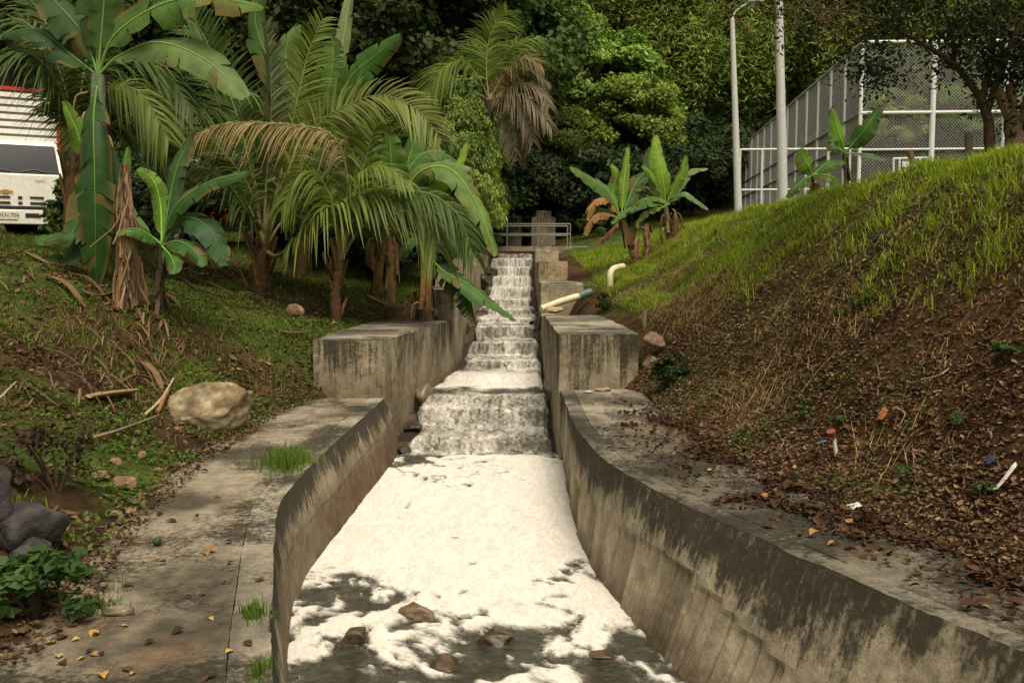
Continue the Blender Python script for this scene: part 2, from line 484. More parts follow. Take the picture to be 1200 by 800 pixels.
# ------------------------------------------------------------------ concrete
def conc_col(P, t, seed=0, dark=.5, brown=0.0, tint=(1, 1, 1)):
    x, y, z = P.T
    a = sst(-.5, .5, fbm(x * 2.2, y * 2.2, z * 2.2, 4, 30 + seed))
    c = mixc((.22, .182, .122), (.39, .335, .235), a) * np.asarray(tint)
    st = 1.1 * fbm(x * 8, y * 8, z * 1.0, 4, 40 + seed) + 1.3 * fbm(x * 1.7, y * 1.7, z * 1.3, 4, 50 + seed) + .5 * fbm(x * 12, y * 12, z * 12, 3, 52 + seed)
    m = .78 * np.clip(.5 + .55 * (st * .8 + dark * (1.25 - 1.3 * np.clip(t, 0, 1.2)) - .50), 0, 1)
    if brown:
        mb = sst(.35, .9, t) * brown * (.6 + .4 * sst(-.3, .4, fbm(x * 5, y * 5, z * .6, 3, 60 + seed)))
        c = c * (1 - mb[:, None]) + np.array((.13, .078, .042)) * mb[:, None]
    return np.hstack([c, m[:, None]])
def top_col(P, seed=0, lo=(.115, .10, .078), hi=(.34, .305, .235)):
    x, y, z = P.T
    a = sst(-.38, .42, fbm(x * 1.1, y * 1.1, None, 5, 70 + seed) + .25 * fbm(x * 9, y * 3, None, 3, 71 + seed))
    st = .30 + .9 * fbm(x * 2.0, y * 2.0, None, 4, 75 + seed)
    return np.hstack([mixc(lo, hi, a), np.clip(st, 0, .75)[:, None]])
def jiggle(P, amp=.012, s=3.0, seed=0):
    x, y, z = P.T
    D = np.stack([fbm(x * s, y * s, z * s, 3, 80 + seed + k * 3) for k in range(3)], 1)
    E = np.stack([fbm(x * 16, y * 16, z * 16, 2, 90 + seed + k * 3) for k in range(3)], 1)
    return P + amp * D + amp * .45 * E
def patch(p00, p10, p11, p01, res):
    p00, p10, p11, p01 = [np.asarray(p, float) for p in (p00, p10, p11, p01)]
    nu = max(2, int(max(np.linalg.norm(p10 - p00), np.linalg.norm(p11 - p01)) / res) + 1)
    nv = max(2, int(max(np.linalg.norm(p01 - p00), np.linalg.norm(p11 - p10)) / res) + 1)
    u, v = np.meshgrid(np.linspace(0, 1, nu), np.linspace(0, 1, nv), indexing='ij')
    u, v = u.ravel()[:, None], v.ravel()[:, None]
    P = (1 - u) * (1 - v) * p00 + u * (1 - v) * p10 + u * v * p11 + (1 - u) * v * p01
    return P, gridfaces(nu, nv)
def chip(P): return .008 + .045 * sst(.05, .5, fbm(P[:, 0] * 4, P[:, 1] * 4, None, 4, 88))
def prism(b, foot, z0, z1, res=.06, seed=0, dark=.5, brown=0, amp=.012, tint=(1, 1, 1), ztops=None, toplo=(.115, .10, .078), tophi=(.34, .305, .235)):
    """four-cornered concrete block: footprint counter-clockwise, sides and top as fine grids"""
    zt = ztops or [z1] * 4
    n = 4
    for i in range(n):
        a, c = foot[i], foot[(i + 1) % n]
        P, F = patch((*a, z0), (*c, z0), (*c, zt[(i + 1) % n]), (*a, zt[i]), res)
        t = max(zt) - P[:, 2]
        Pc = P.copy(); tr = P[:, 2] > np.minimum(zt[i], zt[(i + 1) % n]) - .004
        Pc[:, 2] -= np.where(tr, chip(P), 0)
        b.add(jiggle(Pc, amp, 3, seed), F, conc_col(P, t, seed, dark, brown, tint))
    P, F = patch(*[(*foot[i], zt[i]) for i in range(4)], res)
    cnt = np.bincount(F.ravel(), minlength=len(P)); Pc = P.copy(); Pc[:, 2] -= np.where(cnt < 4, chip(P), 0)
    b.add(jiggle(Pc, amp, 3, seed), F, top_col(P, seed, toplo, tophi) * np.append(np.asarray(tint, float), 1))
    return b

# --- lower canal walls with their coping
def lower_wall(name, side, y0, y1, top, bot, ztop, cw, label, seed):
    ys = np.arange(y0, y1 + 1e-6, .022 if side > 0 else .035)
    ys[-1] = y1
    zs = np.linspace(-.35, ztop, 30)
    Yg, Zg = np.meshgrid(ys, zs, indexing='ij')
    f = np.clip(Zg / ztop, -.4, 1)
    Xg = cv(bot, Yg) * (1 - f) + cv(top, Yg) * f
    s = np.concatenate([[0], np.cumsum(np.hypot(np.diff(ys), np.diff(cv(top, ys))))])
    S = np.broadcast_to(s[:, None], Yg.shape)
    # rendered upper band stands proud of the board-marked lower face
    if side > 0:
        line = .42 + .16 * np.sin(S * .55 + 1.0) + .09 * fbm(S * .8, S * 0, None, 3, seed)
        band = sst(-.02, .012, Zg - line * 1.0)
        gro = np.abs(((S + .004 * fbm(S, Zg * 3, None, 2, 5)) / .155) % 1 - .5)
        g = sst(.40, .5, gro) * (1 - band)
        tilt = (((np.floor(S / .155 + .5) * 7919) % 13) / 13 - .5) * .012 * (1 - band)
        d = .022 * band - .020 * g + tilt * 1.5
    else:
        g2 = np.abs((S / .55) % 1 - .5)
        band = sst(-.02, .01, Zg - (.38 + .05 * fbm(S * .9, S * 0, None, 3, seed)))
        d = .012 * band - .012 * sst(.455, .5, g2) - .02 * (1 - sst(.0, .03, ztop - Zg)) * 0
    Xg = Xg - side * d
    P = np.stack([Xg, Yg, Zg], -1).reshape(-1, 3)
    t = (ztop - P[:, 2])
    yv = P[:, 1]
    c = conc_col(P, t, seed, .3, .0)
    x, y, z = P.T
    st = 1.0 * fbm(S.ravel() * 5.5, z * .9, None, 4, 43 + seed) + 1.0 * fbm(S.ravel() * .8, z * 1.2, None, 4, 47 + seed) + .45 * fbm(S.ravel() * 14, z * 9, None, 3, 49)
    if side > 0:
        zone = (.55 * sst(2.0, 4.0, y) + .45 * sst(4.5, 6.0, y)) * (1 - .55 * sst(9.5, 12, y))
        line1 = line.ravel()
        al = np.clip(.46 * zone + .46 * st + .20 - .80 * sst(.24, -.14, z - line1) + .42 * sst(.30, .0, t), 0, .84)
        low = 1 - band.ravel()
        tan = mixc((.25, .205, .135), (.42, .36, .25), sst(-.4, .4, fbm(S.ravel() * 2.5, z * 1.2, None, 4, 57)))
        c = c[:, :3]
        c = c * (1 - .9 * low[:, None]) + tan * (.9 * low[:, None])
        wet = sst(.28, .02, z)
        c = c * (1 - .6 * wet[:, None]) + np.array((.085, .052, .028)) * (.6 * wet[:, None])
        c = c * (1 - .35 * (g.ravel())[:, None]) * (1 + .35 * ((((np.floor(S / .155 + .5) * 7919) % 13) / 13 - .5) * (1 - band)).ravel()[:, None])
    else:
        c = c[:, :3]; al = np.clip(.14 + .42 * st + .80 * sst(.45, .0, t) - .2 * sst(.4, .7, t), 0, 1)
        wet = sst(.62, .25, z) * (.55 + .45 * sst(7.4, 9, y))
        c = c * (1 - .85 * wet[:, None]) + np.array((.10, .060, .034)) * (.85 * wet[:, None])
        moss = sst(6.9, 6.0, y) * sst(.35, .75, z + .2 * st)
        c = c * (1 - .8 * moss[:, None]) + np.array((.045, .055, .015)) * (.8 * moss[:, None])
    b = B()
    Pj = jiggle(P, .010, 3, seed)
    F = gridfaces(len(ys), len(zs))
    if side > 0: F = F[:, ::-1]
    b.add(Pj, F, np.hstack([c, al[:, None]]))
    # coping on top
    us = np.linspace(0, cw, 7)
    Yt, Ut = np.meshgrid(ys, us, indexing='ij')
    Xt = cv(top, Yt) + side * Ut
    chip = .035 * sst(.15, .6, fbm(Yt * 4, Ut * 0, None, 3, seed + 2)) * sst(.06, 0, Ut)
    Xt = Xt - side * np.where(Ut < .001, .016 * (1 if side > 0 else 1), 0) + side * 0
    Zt = ztop - chip - 0 * Ut
    Pt = np.stack([Xt, Yt, Zt], -1).reshape(-1, 3)
    ct = top_col(Pt, seed + 3); ct[:, :3] *= (.6 if side > 0 else 1.0); ct[:, 3] = np.clip(ct[:, 3] + (.15 if side > 0 else .05), 0, 1)
    Ft = gridfaces(len(ys), 7)
    b.add(jiggle(Pt, .010, 3, seed), Ft if side > 0 else Ft[:, ::-1], ct)
    # outer side of the coping, goes into the earth
    ub = [cw, cw]
    Yb, Zb = np.meshgrid(ys, np.array([ztop, ztop - .5]), indexing='ij')
    Pb = np.stack([cv(top, Yb) + side * cw, Yb, Zb], -1).reshape(-1, 3)
    b.add(Pb, gridfaces(len(ys), 2), (.2, .18, .14, 0))
    o = b.build(name, M_CONC)
    tag(o, label, 'wall')
    return o
lower_wall('canal_wall', -1, -4, Y_BL + .3, 'LT', 'LB', ZL, .19, 'streaked concrete canal wall beside the clear path with the boulder', 1)
lower_wall('canal_wall', 1, -4, Y_BR + .3, 'RT', 'RB', ZR, .16, 'black-stained concrete canal wall with board marks below the leaf-strewn path', 2)

# --- the two concrete paths
def path_slab(side, y0, y1, z, cw, inn, out, label, seed):
    ys = np.arange(y0, y1, .045); n = 34
    lo = cv(inn, ys) + side * (cw + .004)
    hi = np.interp(ys, *_c[out]) + side * (.06 + .07 * fbm(ys * 2.2, ys * 0, None, 3, 12 + seed))
    u = np.linspace(0, 1, n)
    Xp = lo[:, None] * (1 - u) + hi[:, None] * u
    Yp = np.broadcast_to(ys[:, None], Xp.shape)
    x, y = Xp.ravel(), Yp.ravel()
    zz = z - .004 + .012 * fbm(x * 1.5, y * 1.5, None, 3, 14 + seed)
    crack = sst(.035, .0, np.abs(fbm(x * .7 + 3, y * .7, None, 4, 16 + seed))) * sst(.0, .2, fbm(x * .5, y * .5, None, 2, 18 + seed))
    P = np.stack([x, y, zz - .01 * crack], 1)
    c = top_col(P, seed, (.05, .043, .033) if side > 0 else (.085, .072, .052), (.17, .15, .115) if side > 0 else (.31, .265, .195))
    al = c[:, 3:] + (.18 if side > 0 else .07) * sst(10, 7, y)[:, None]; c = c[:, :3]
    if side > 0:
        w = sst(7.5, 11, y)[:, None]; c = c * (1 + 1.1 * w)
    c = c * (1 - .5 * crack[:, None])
    for k, (fr, sc, colr) in enumerate(((.45, .8, (.07, .06, .045)), (.2, 2.4, (.20, .13, .08)))):
        mk = sst(fr, fr + .35, fbm(x * sc, y * sc * .7, None, 4, 22 + seed + k)) * .7
        c = c * (1 - mk[:, None]) + np.array(colr) * mk[:, None]
    b = B()
    F = gridfaces(len(ys), n)
    b.add(P, F if side > 0 else F[:, ::-1], np.hstack([c, np.clip(al, 0, 1)]))
    o = b.build('path', M_CONC)
    tag(o, label, kind='structure')
path_slab(-1, -4, Y_BL + .2, ZL, .19, 'LT', 'LO', 'grey concrete path along the canal with boulder beside it', 4)
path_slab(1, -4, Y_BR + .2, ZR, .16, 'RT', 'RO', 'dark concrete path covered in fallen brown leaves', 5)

# --- stepped side blocks of the upper canal
def block(name, foot, z0, z1, label, seed, cat='concrete block', **k):
    b = prism(B(), foot, z0, z1, seed=seed, **k)
    return tag(b.build(name, M_CONC), label, cat)
U = lambda y: float(cv('UL', y))
V_ = lambda y: float(cv('UR', y))
# left: first block bends with the canal, so it is two prisms joined in one mesh
bl = B()
prism(bl, [(-2.78, 13.08), (U(13.1) - .05, 13.05), (U(14.8), 14.8), (-2.78, 14.8)], -.3, 1.58, seed=3, dark=.85, brown=.45)
prism(bl, [(-2.78, 14.802), (U(14.8), 14.802), (U(17.8) - .02, 17.8), (-2.6, 17.8)], -.3, 1.585, seed=4, dark=.75, brown=.3)
tag(bl.build('side_block', M_CONC), 'long pale streaked concrete block at the end of the boulder path', 'concrete block')
block('side_block', [(-1.75, 17.78), (U(17.8), 17.75), (U(20.9), 20.9), (-1.9, 20.9)], 0, 2.16, 'dark faced concrete block behind the long pale block, under banana leaves', 5, dark=.65)
block('side_block', [(-1.7, 20.92), (U(20.9), 20.92), (U(25), 25), (-1.7, 25)], .3, 2.62, 'concrete block with pale inner face beside the hanging banana leaf', 6, dark=.35)
block('side_block', [(-1.65, 25.02), (U(25), 25.02), (U(34), 34.2), (-1.65, 34.2)], 1.0, 2.98, 'pale long canal side wall running up to the footbridge below palms', 7, dark=.2)
br_ = block('side_block', [(V_(12.45) + .0, 12.42), (1.72, 12.72), (1.66, 17.4), (V_(17.4), 17.4)], -.3, 1.70, 'big black-stained concrete block at the end of the leafy path', 8, dark=1.0)
block('side_block', [(V_(20), 19.95), (1.52, 20.0), (1.52, 23.9), (V_(23.9), 23.9)], 0, 2.25, 'square weathered concrete block behind the plastic pipe', 9, dark=.35)
block('side_block', [(V_(23.9) + .004, 23.95), (1.42, 24.0), (1.42, 28.9), (V_(28.9), 28.9)], .3, 2.73, 'tan concrete block between the pipe block and the footbridge', 10, dark=.25, tint=(1.05, .98, .85))
block('side_block', [(V_(28.9), 28.95), (1.44, 29.0), (1.44, 34.2), (V_(34.2), 34.2)], .8, 3.10, 'small pale concrete block right under the footbridge end', 11, dark=.2)
# low inner wall behind the first right block
block('inner_wall', [(V_(17.4), 17.42), (V_(17.4) + .3, 17.42), (V_(20) + .3, 19.93), (V_(20), 19.93)], -.2, 1.60, 'low inner canal wall between the two stained blocks', 12, cat='wall', dark=.4)

# --- stepped cascade
CREST = [(13.12, .18), (14.30, .40), (14.78, .55), (16.9, .62), (18.2, .77), (19.5, 1.02), (20.8, 1.27), (22.2, 1.38), (23.8, 1.53), (25.6, 1.72), (27.4, 1.98), (29.2, 2.28), (31.0, 2.57), (32.6, 2.87), (34.2, 3.04)]
cas = empty('stepped_cascade', (-.2, 13.1, 0), 'wet dark concrete steps of the canal cascade under the white water', 'cascade')
for i, (y, z) in enumerate(CREST):
    y2 = CREST[i + 1][0] + .22 if i + 1 < len(CREST) else 44
    b = B()
    y = y + .20
    prism(b, [(U(y + .02) - .03 if y > 13.4 else -1.7, y), (V_(y) + .03, y), (V_(y2) + .03, y2), (U(y2) - .03, y2)], z - .55, z - .085, res=.12, seed=20 + i, dark=1.2, amp=.02, tint=(.4, .37, .33), toplo=(.05, .045, .035), tophi=(.10, .09, .07))
    b.build('step', M_WETROCK, cas)

# ------------------------------------------------------------------ water
def water_z(y):
    y = np.asarray(y, float)
    z = np.where(y < 12.9, 0.0, 0.0)
    prev = 0.0
    for (yc, zc) in CREST:
        z = z + (zc - prev) * sst(yc - .13, yc + .05, y)
        prev = zc
    return z
m, n, l, p, out = nmat('foaming_water')
a = attr(n)
tc = n.new('ShaderNodeTexCoord')
nz1 = noise_node(n, l, 16, 9, .74, tc.outputs['Object'], 1.6)
ad = n.new('ShaderNodeMath'); ad.operation = 'MULTIPLY_ADD'; ad.inputs[1].default_value = 1.5; 
l.new(nz1.outputs[0], ad.inputs[0]); 
sep = n.new('ShaderNodeSeparateColor'); l.new(a.outputs['Color'], sep.inputs[0])
l.new(sep.outputs[0], ad.inputs[2])
mr = n.new('ShaderNodeMapRange'); mr.interpolation_type = 'SMOOTHSTEP'
mr.inputs[1].default_value = 1.02; mr.inputs[2].default_value = 1.44
l.new(ad.outputs[0], mr.inputs[0])
foam = n.new('ShaderNodeBsdfPrincipled')
foam.inputs['Roughness'].default_value = .8; foam.inputs['Specular IOR Level'].default_value = .15
fc = n.new('ShaderNodeMixRGB'); fc.inputs[1].default_value = (.13, .122, .092, 1); fc.inputs[2].default_value = (.78, .74, .68, 1)
l.new(sep.outputs[1], fc.inputs[0]); mpf = n.new('ShaderNodeMapping'); mpf.inputs['Scale'].default_value = (1.6, .55, 1); l.new(tc.outputs['Object'], mpf.inputs[0])
nf = noise_node(n, l, 5, 9, .74, mpf.outputs[0], 1.6)
fcc = mulcol(n, l, fc.outputs[0], nf.outputs[0], .74, 1.16)
nf2 = n.new('ShaderNodeTexVoronoi'); nf2.inputs['Scale'].default_value = 42; l.new(tc.outputs['Object'], nf2.inputs['Vector'])
mv = n.new('ShaderNodeMapRange'); mv.inputs[1].default_value = 0; mv.inputs[2].default_value = .7; mv.inputs[3].default_value = 1.06; mv.inputs[4].default_value = .86
l.new(nf2.outputs['Distance'], mv.inputs[0])
fv = n.new('ShaderNodeVectorMath'); fv.operation = 'SCALE'; l.new(fcc, fv.inputs[0]); l.new(mv.outputs[0], fv.inputs[3])
l.new(fv.outputs[0], foam.inputs['Base Color'])
p.inputs['Base Color'].default_value = (.040, .038, .024, 1); p.inputs['Roughness'].default_value = .10
p.inputs['Specular IOR Level'].default_value = .5
nb = noise_node(n, l, 7, 6, .65, tc.outputs['Object'], 1.2)
bp = n.new('ShaderNodeBump'); bp.inputs['Strength'].default_value = .8; bp.inputs['Distance'].default_value = .12
l.new(nb.outputs[0], bp.inputs['Height']); l.new(bp.outputs[0], p.inputs['Normal'])
nb2 = noise_node(n, l, 60, 4, .7, tc.outputs['Object'])
bp2 = n.new('ShaderNodeBump'); bp2.inputs['Strength'].default_value = .45; bp2.inputs['Distance'].default_value = .02
l.new(nb2.outputs[0], bp2.inputs['Height']); l.new(bp2.outputs[0], foam.inputs['Normal'])
mx = n.new('ShaderNodeMixShader')
l.new(mr.outputs[0], mx.inputs[0]); l.new(p.outputs[0], mx.inputs[1]); l.new(foam.outputs[0], mx.inputs[2]); l.new(mx.outputs[0], out.inputs[0])
M_WATER = m
WROCKS = [(488, 719, .30, .20), (415, 747, .21, .17), (582, 749, .36, .16), (522, 779, .24, .15), (706, 764, .24, .15)]
ys = np.concatenate([np.arange(-4, 3.5, .08), np.arange(3.5, 8.5, .02), np.arange(8.5, 12.8, .03), np.arange(12.8, 15.2, .014), np.arange(15.2, 21, .02), np.arange(21, 42, .03)])
nu = 130
u = np.linspace(0, 1, nu)
wl0 = np.where(ys < 13.0, cv('LB', ys) - .10, cv('UL', ys))
wr0 = np.where(ys < 12.6, cv('RB', ys) + .10, cv('UR', ys) + .02)
stepf = sst(12.75, 13.0, ys)
el = stepf * (.12 + .10 * vn(ys * 1.3, ys * 0, None, 5) + .10 * (1 - sst(15, 18, ys))) * (1 - .9 * sst(14.9, 15.4, ys) * (1 - sst(17.6, 18.2, ys)))
er = stepf * (.06 + .07 * vn(ys * 1.5, ys * 0 + 4, None, 6)) + sst(17.5, 19, ys) * (.09 + .10 * vn(ys * 2.3, ys * 0 + 8, None, 7)); el = el + sst(18, 19.5, ys) * (.10 + .12 * vn(ys * 2.1, ys * 0 + 2, None, 8))
Xw = (wl0 + el)[:, None] * (1 - u) + (wr0 - er)[:, None] * u
Yw = np.broadcast_to(ys[:, None], Xw.shape)
x, y = Xw.ravel(), Yw.ravel()
uu = np.broadcast_to(u, Xw.shape).ravel()
wob = .22 * fbm(x * 2.2, y * .5, None, 4, 61) + .05 * fbm(x * 9, y * 2, None, 2, 161)
wob = np.where(y > 12.7, wob, 0)
zb = water_z(y + wob)
edge = np.minimum(uu, 1 - uu)
turb = sst(12.6, 12.95, y)
near_fall = np.zeros_like(y); lip = np.zeros_like(y)
for yc, zc in CREST:
    near_fall = np.maximum(near_fall, np.exp(-((y - yc + .18) / .22) ** 2)); lip = np.maximum(lip, np.exp(-((y - yc - .10) / .14) ** 2) * sst(15, 20, np.full_like(y, yc)))
zb = zb + turb * (.012 + .05 * near_fall) * fbm(x * 9, y * 9, None, 4, 62) + turb * .012 * fbm(x * 26, y * 20, None, 2, 63)
zb += .30 * .3 * np.exp(-((y - 14.62) / .1) ** 2 - ((x + .52) / .17) ** 2)      # the water hump over the first weir
zb += np.where(turb < .5, .008 * fbm(x * 2.2, y * 2.2, None, 4, 64), 0)
zb -= stepf[np.searchsorted(ys, y)] * .07 * sst(.035, 0, edge)
# foam cover
fx = x + .25 * fbm(x * 1.4, y * 1.4, None, 3, 65); fy = y + .25 * fbm(x * 1.4 + 9, y * 1.4, None, 3, 66)
f1 = fbm(fx * 1.7, fy * 1.25, None, 5, 67)
f2 = fbm(fx * 5, fy * 3.6, None, 4, 68)
bias = np.interp(y, [-4, 4.5, 5.9, 6.4, 6.8, 7.2, 7.8, 8.6, 10.4, 11.3, 12.3, 12.8], [.16, .18, .22, .20, .30, .50, .75, 1.2, 1.2, .70, .46, .36]) + .10 * sst(.3, .9, uu) * sst(7.5, 6, y)
f3 = fbm(fx * 11 + 3 * f2, fy * 7, None, 4, 168)
rid = 1 - np.abs(f1) * 3.2
cov = (bias + f1 * .8 + f2 * .75 + f3 * .75 + .22 * np.clip(rid, -.5, 1) - .05) * 1.5
for (px, py, w, h) in WROCKS:
    q = G(px, py, .02)
    r2 = ((x - q[0]) / (w * .85)) ** 2 + ((y - q[1] + .22) / (w * 1.5)) ** 2
    cov -= .75 * np.exp(-r2)
cov += .55 * sst(.035, .0, edge) * (turb < .5)
pool = sst(14.9, 15.2, y) * (1 - sst(17.7, 18.1, y))
casc = turb * (1 - pool)
streak = .8 * fbm(x * 16, y * 3.5 + zb * 3, None, 4, 69) + .7 * fbm(x * 2.6, y * 2.6, None, 3, 70)
spk = fbm(x * 30, y * 30, zb * 30, 3, 72)
cov_c = .42 + .45 * streak + .40 * spk + .15 * near_fall + .15 * sst(17.5, 24, y)
cov_p = np.interp(y, [14.9, 15.6, 16.3, 16.7, 17.6, 18.1], [-.25, .05, .75, .9, .55, .3]) + f1 * .6 + f2 * .4
cov = np.where(turb < .5, cov, casc * cov_c + (1 - casc) * cov_p)
red = np.clip(.5 + cov * .42, 0, 1.2)
bright = np.where(turb < .5, sst(-.1, .55, cov), np.clip(casc * (.40 + .50 * streak + .65 * spk + .15 * near_fall + .40 * lip) + (1 - casc) * sst(-.2, .5, cov_p), 0, 1))
zb += np.where(turb < .5, .018 * sst(0, .35, cov) + .006 * f2 * sst(0, .3, cov), 0)
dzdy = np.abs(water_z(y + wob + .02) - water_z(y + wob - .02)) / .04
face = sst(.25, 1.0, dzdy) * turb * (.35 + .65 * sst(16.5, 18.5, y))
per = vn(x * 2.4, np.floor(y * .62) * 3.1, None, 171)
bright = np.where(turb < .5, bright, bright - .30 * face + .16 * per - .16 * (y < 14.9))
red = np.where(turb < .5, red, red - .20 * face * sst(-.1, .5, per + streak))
wc = np.stack([red, np.clip(bright, 0, 1), red * 0, red * 0 + 1], 1)
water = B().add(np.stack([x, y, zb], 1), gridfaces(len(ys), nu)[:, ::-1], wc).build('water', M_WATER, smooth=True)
tag(water, 'white foaming water running down the canal and its steps', kind='structure')

# ------------------------------------------------------------------ rocks
_ico = {}
def ico(sub):
    if sub not in _ico:
        bm = bmesh.new(); bmesh.ops.create_icosphere(bm, subdivisions=sub, radius=1)
        bm.verts.ensure_lookup_table()
        _ico[sub] = (np.array([v.co[:] for v in bm.verts]), np.array([[v.index for v in f.verts] for f in bm.faces]))
        bm.free()
    return _ico[sub]
def rock_mesh(c, size, seed, sub=4, rough=.22, cuts=16, c1=(.20, .155, .10), c2=(.33, .27, .185), rot=0):
    V0, F = ico(sub)
    V = V0.copy()
    r = np.random.default_rng(seed)
    for k in range(cuts):                      # broken flats
        nrm = unit(r.normal(size=3)); d = r.uniform(.55, .9)
        over = np.maximum(V @ nrm - d, 0)
        V = V - over[:, None] * nrm * .93
    V = V * (1 + rough * fbm(V0[:, 0] * 1.3 + seed, V0[:, 1] * 1.3, V0[:, 2] * 1.3, 4, seed)[:, None] + .07 * fbm(V0[:, 0] * 5, V0[:, 1] * 5, V0[:, 2] * 5, 4, seed + 1)[:, None])
    V = V * np.asarray(size)
    ca, sa = math.cos(rot), math.sin(rot)
    V = np.stack([V[:, 0] * ca - V[:, 1] * sa, V[:, 0] * sa + V[:, 1] * ca, V[:, 2]], 1)
    cc = mixc(c1, c2, sst(-.4, .4, fbm(V0[:, 0] * 2.2 + 5, V0[:, 1] * 2.2, V0[:, 2] * 2.2, 4, seed + 3)))
    return B().add(V + np.asarray(c), F, cc)
def rock(name, c, size, seed, label, group=None, mat=None, **k):
    o = rock_mesh(c, size, seed, **k).build(name, mat or M_ROCK, smooth=True)
    return tag(o, label, 'rock' if name != 'boulder' else 'boulder', group)
q = G(236, 512, ZL + .02)
rock('boulder', (q[0] - .02, q[1] + .42, ZL + .27), (.46, .40, .34), 11, 'large rounded tan boulder resting at the edge of the concrete path', sub=5, rough=.14, cuts=5, c1=(.16, .115, .065), c2=(.40, .33, .205))
wl_ = ['tan angular rock standing above the foam, with a dark wake', 'small dark brown wet stone in the dark water by the left wall bend', 'long low reddish brown rock in the shallow rapid', 'flat dark brown stone half sunk in the rapid', 'low brown stone just breaking the foam near the board-marked wall']
for i, (px, py, w, h) in enumerate(WROCKS):
    q = G(px, py + 8, .0)
    rock('river_rock', (q[0], q[1] + w * .3, .012 if i != 4 else -.02), (w * .56, w * .42, h * .46), 50 + i, wl_[i], mat=M_WETROCK, c1=(.035, .024, .015) if i else (.09, .06, .035), c2=(.105, .068, .04) if i else (.22, .155, .09), rot=i * .7)
for (px, py, z, s, lab, sd_) in [(764, 398, 1.45, .20, 'brown rock wedged on top beside the big stained block', 1), (762, 424, 1.15, .19, 'brown rock wedged below another beside the big stained block', 2), (763, 447, .98, .09, 'pale grey stone at the foot of the wedged rocks', 3)]:
    q = W(px, py, 12.75)
    rock('wedged_rock', (q[0] + .02, 12.78, q[2]), (s * .9, s * .9, s * .72), 70 + sd_, lab, sub=3, c1=(.16, .10, .06), c2=(.30, .21, .14))
# rocks on the ledges of the cascade
for i, (px, py, d, s, lab) in enumerate([(497, 463, 14.95, (.17, .30, .20), 'tan rock lodged against the left wall beside the weir'), (648, 452, 14.7, (.14, .28, .22), 'grey rock lodged against the right wall beside the weir'), (543, 385, 20.6, (.16, .2, .16), 'small dark rock at the wall below the hanging banana leaf'),
                                       (633, 378, 20.4, (.13, .2, .17), 'black wet rock beside the steps near the plastic pipe'), (567, 331, 27.2, (.22, .35, .25), 'black rock on the upper cascade steps by the pale wall'), (573, 318, 29.5, (.16, .3, .2), 'dark rock high on the cascade near the footbridge'), (484, 500, 14.2, (.16, .2, .12), 'black wet stone at the corner of the weir'), (473, 528, 12.98, (.11, .15, .10), 'small dark stone at the foot of the weir')]):
    q = W(px, py, d)
    rock('ledge_rock', q, s, 90 + i, lab, mat=M_WETROCK, sub=3, c1=(.16, .125, .085) if i < 2 else (.025, .022, .017), c2=(.27, .22, .15) if i < 2 else (.06, .052, .04))
rk = []
for i, (px, py, s) in enumerate([(255, 482, .13), (268, 505, .07), (281, 497, .05), (143, 545, .12), (135, 530, .07), (122, 520, .06), (132, 570, .06), (118, 545, .08), (165, 520, .06), (152, 565, .07), (185, 525, .05), (270, 497, .05), (345, 407, .22), (322, 474, .06)]):
    q = G(px, py, 1.0 if px < 200 else .86 if px < 300 else 1.2)
    z = hz1(q[0], q[1])
    o = rock('loose_stone', (q[0], q[1], z + s * .3), (s, s * .8, s * .65), 110 + i, 'rust-coloured loose stone lying on the bank around the boulder', 'loose stones around the boulder', sub=3, c1=(.20, .115, .06), c2=(.34, .23, .14), rot=i)
for i, (px, py, s, cc) in enumerate([(690, 460, .045, (.5, .45, .36)), (708, 458, .085, (.36, .27, .18)), (720, 461, .035, (.36, .27, .18)), (706, 390, .0, (0, 0, 0))]):
    if not s: continue
    q = G(px, py, ZR)
    rock('path_stone', (q[0], q[1], ZR + s * .25), (s * 1.5, s, s * .5), 130 + i, 'flat pale stone lying on the path before the stained block', 'stones before the stained block', sub=3, c1=np.array(cc) * .8, c2=cc)
q = G(15, 655, .85)
for i, (dx, dy, s) in enumerate([(0, .2, .26), (-.35, .1, .3), (.12, .0, .14), (-.2, -.25, .2)]):
    z = hz1(q[0] + dx, q[1] + dy)
    rock('grey_rock', (q[0] + dx, q[1] + dy, z + s * .5), (s, s * .9, s * .85), 140 + i, 'dark grey rock heaped above the leafy bush', 'dark rocks above the bush', sub=4, rough=.35, c1=(.03, .028, .028), c2=(.085, .075, .07), rot=i)

# ------------------------------------------------------------------ footbridge
def col_noise(P, a, b, s=4, seed=0):
    return mixc(a, b, sst(-.4, .4, fbm(P[:, 0] * s, P[:, 1] * s, P[:, 2] * s, 3, seed)))
fb = empty('footbridge', (0, 35, 3.1), 'small concrete footbridge with a two-rail steel railing across the canal', 'bridge')
b = B(); prism(b, [(-2.6, 34.25), (2.75, 34.25), (2.75, 36.2), (-2.6, 36.2)], 3.14, 3.33, res=.1, seed=33, dark=.25, amp=.008)
b.build('deck', M_CONC, fb)
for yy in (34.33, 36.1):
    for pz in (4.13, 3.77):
        b = B(); tube(b, catmull([(-2.5, yy, pz), (2.12, yy, pz)], 8), .026, 8, (.20, .185, .145)); b.build('rail', M_STEEL, fb, True)  # grey of rails and posts darkened, their shade put into the colour
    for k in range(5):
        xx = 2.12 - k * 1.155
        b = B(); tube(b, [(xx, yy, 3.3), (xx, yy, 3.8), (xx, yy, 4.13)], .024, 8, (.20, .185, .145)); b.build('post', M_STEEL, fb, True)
ab = prism(B(), [(V_(34) + .7, 33.0), (3.0, 33.4), (3.0, 36.2), (V_(34) + .7, 36.2)], 2.2, 3.12, res=.1, seed=34, dark=.5)
tag(ab.build('abutment', M_CONC), 'dark concrete abutment sunk in the grass under the footbridge end', 'abutment')
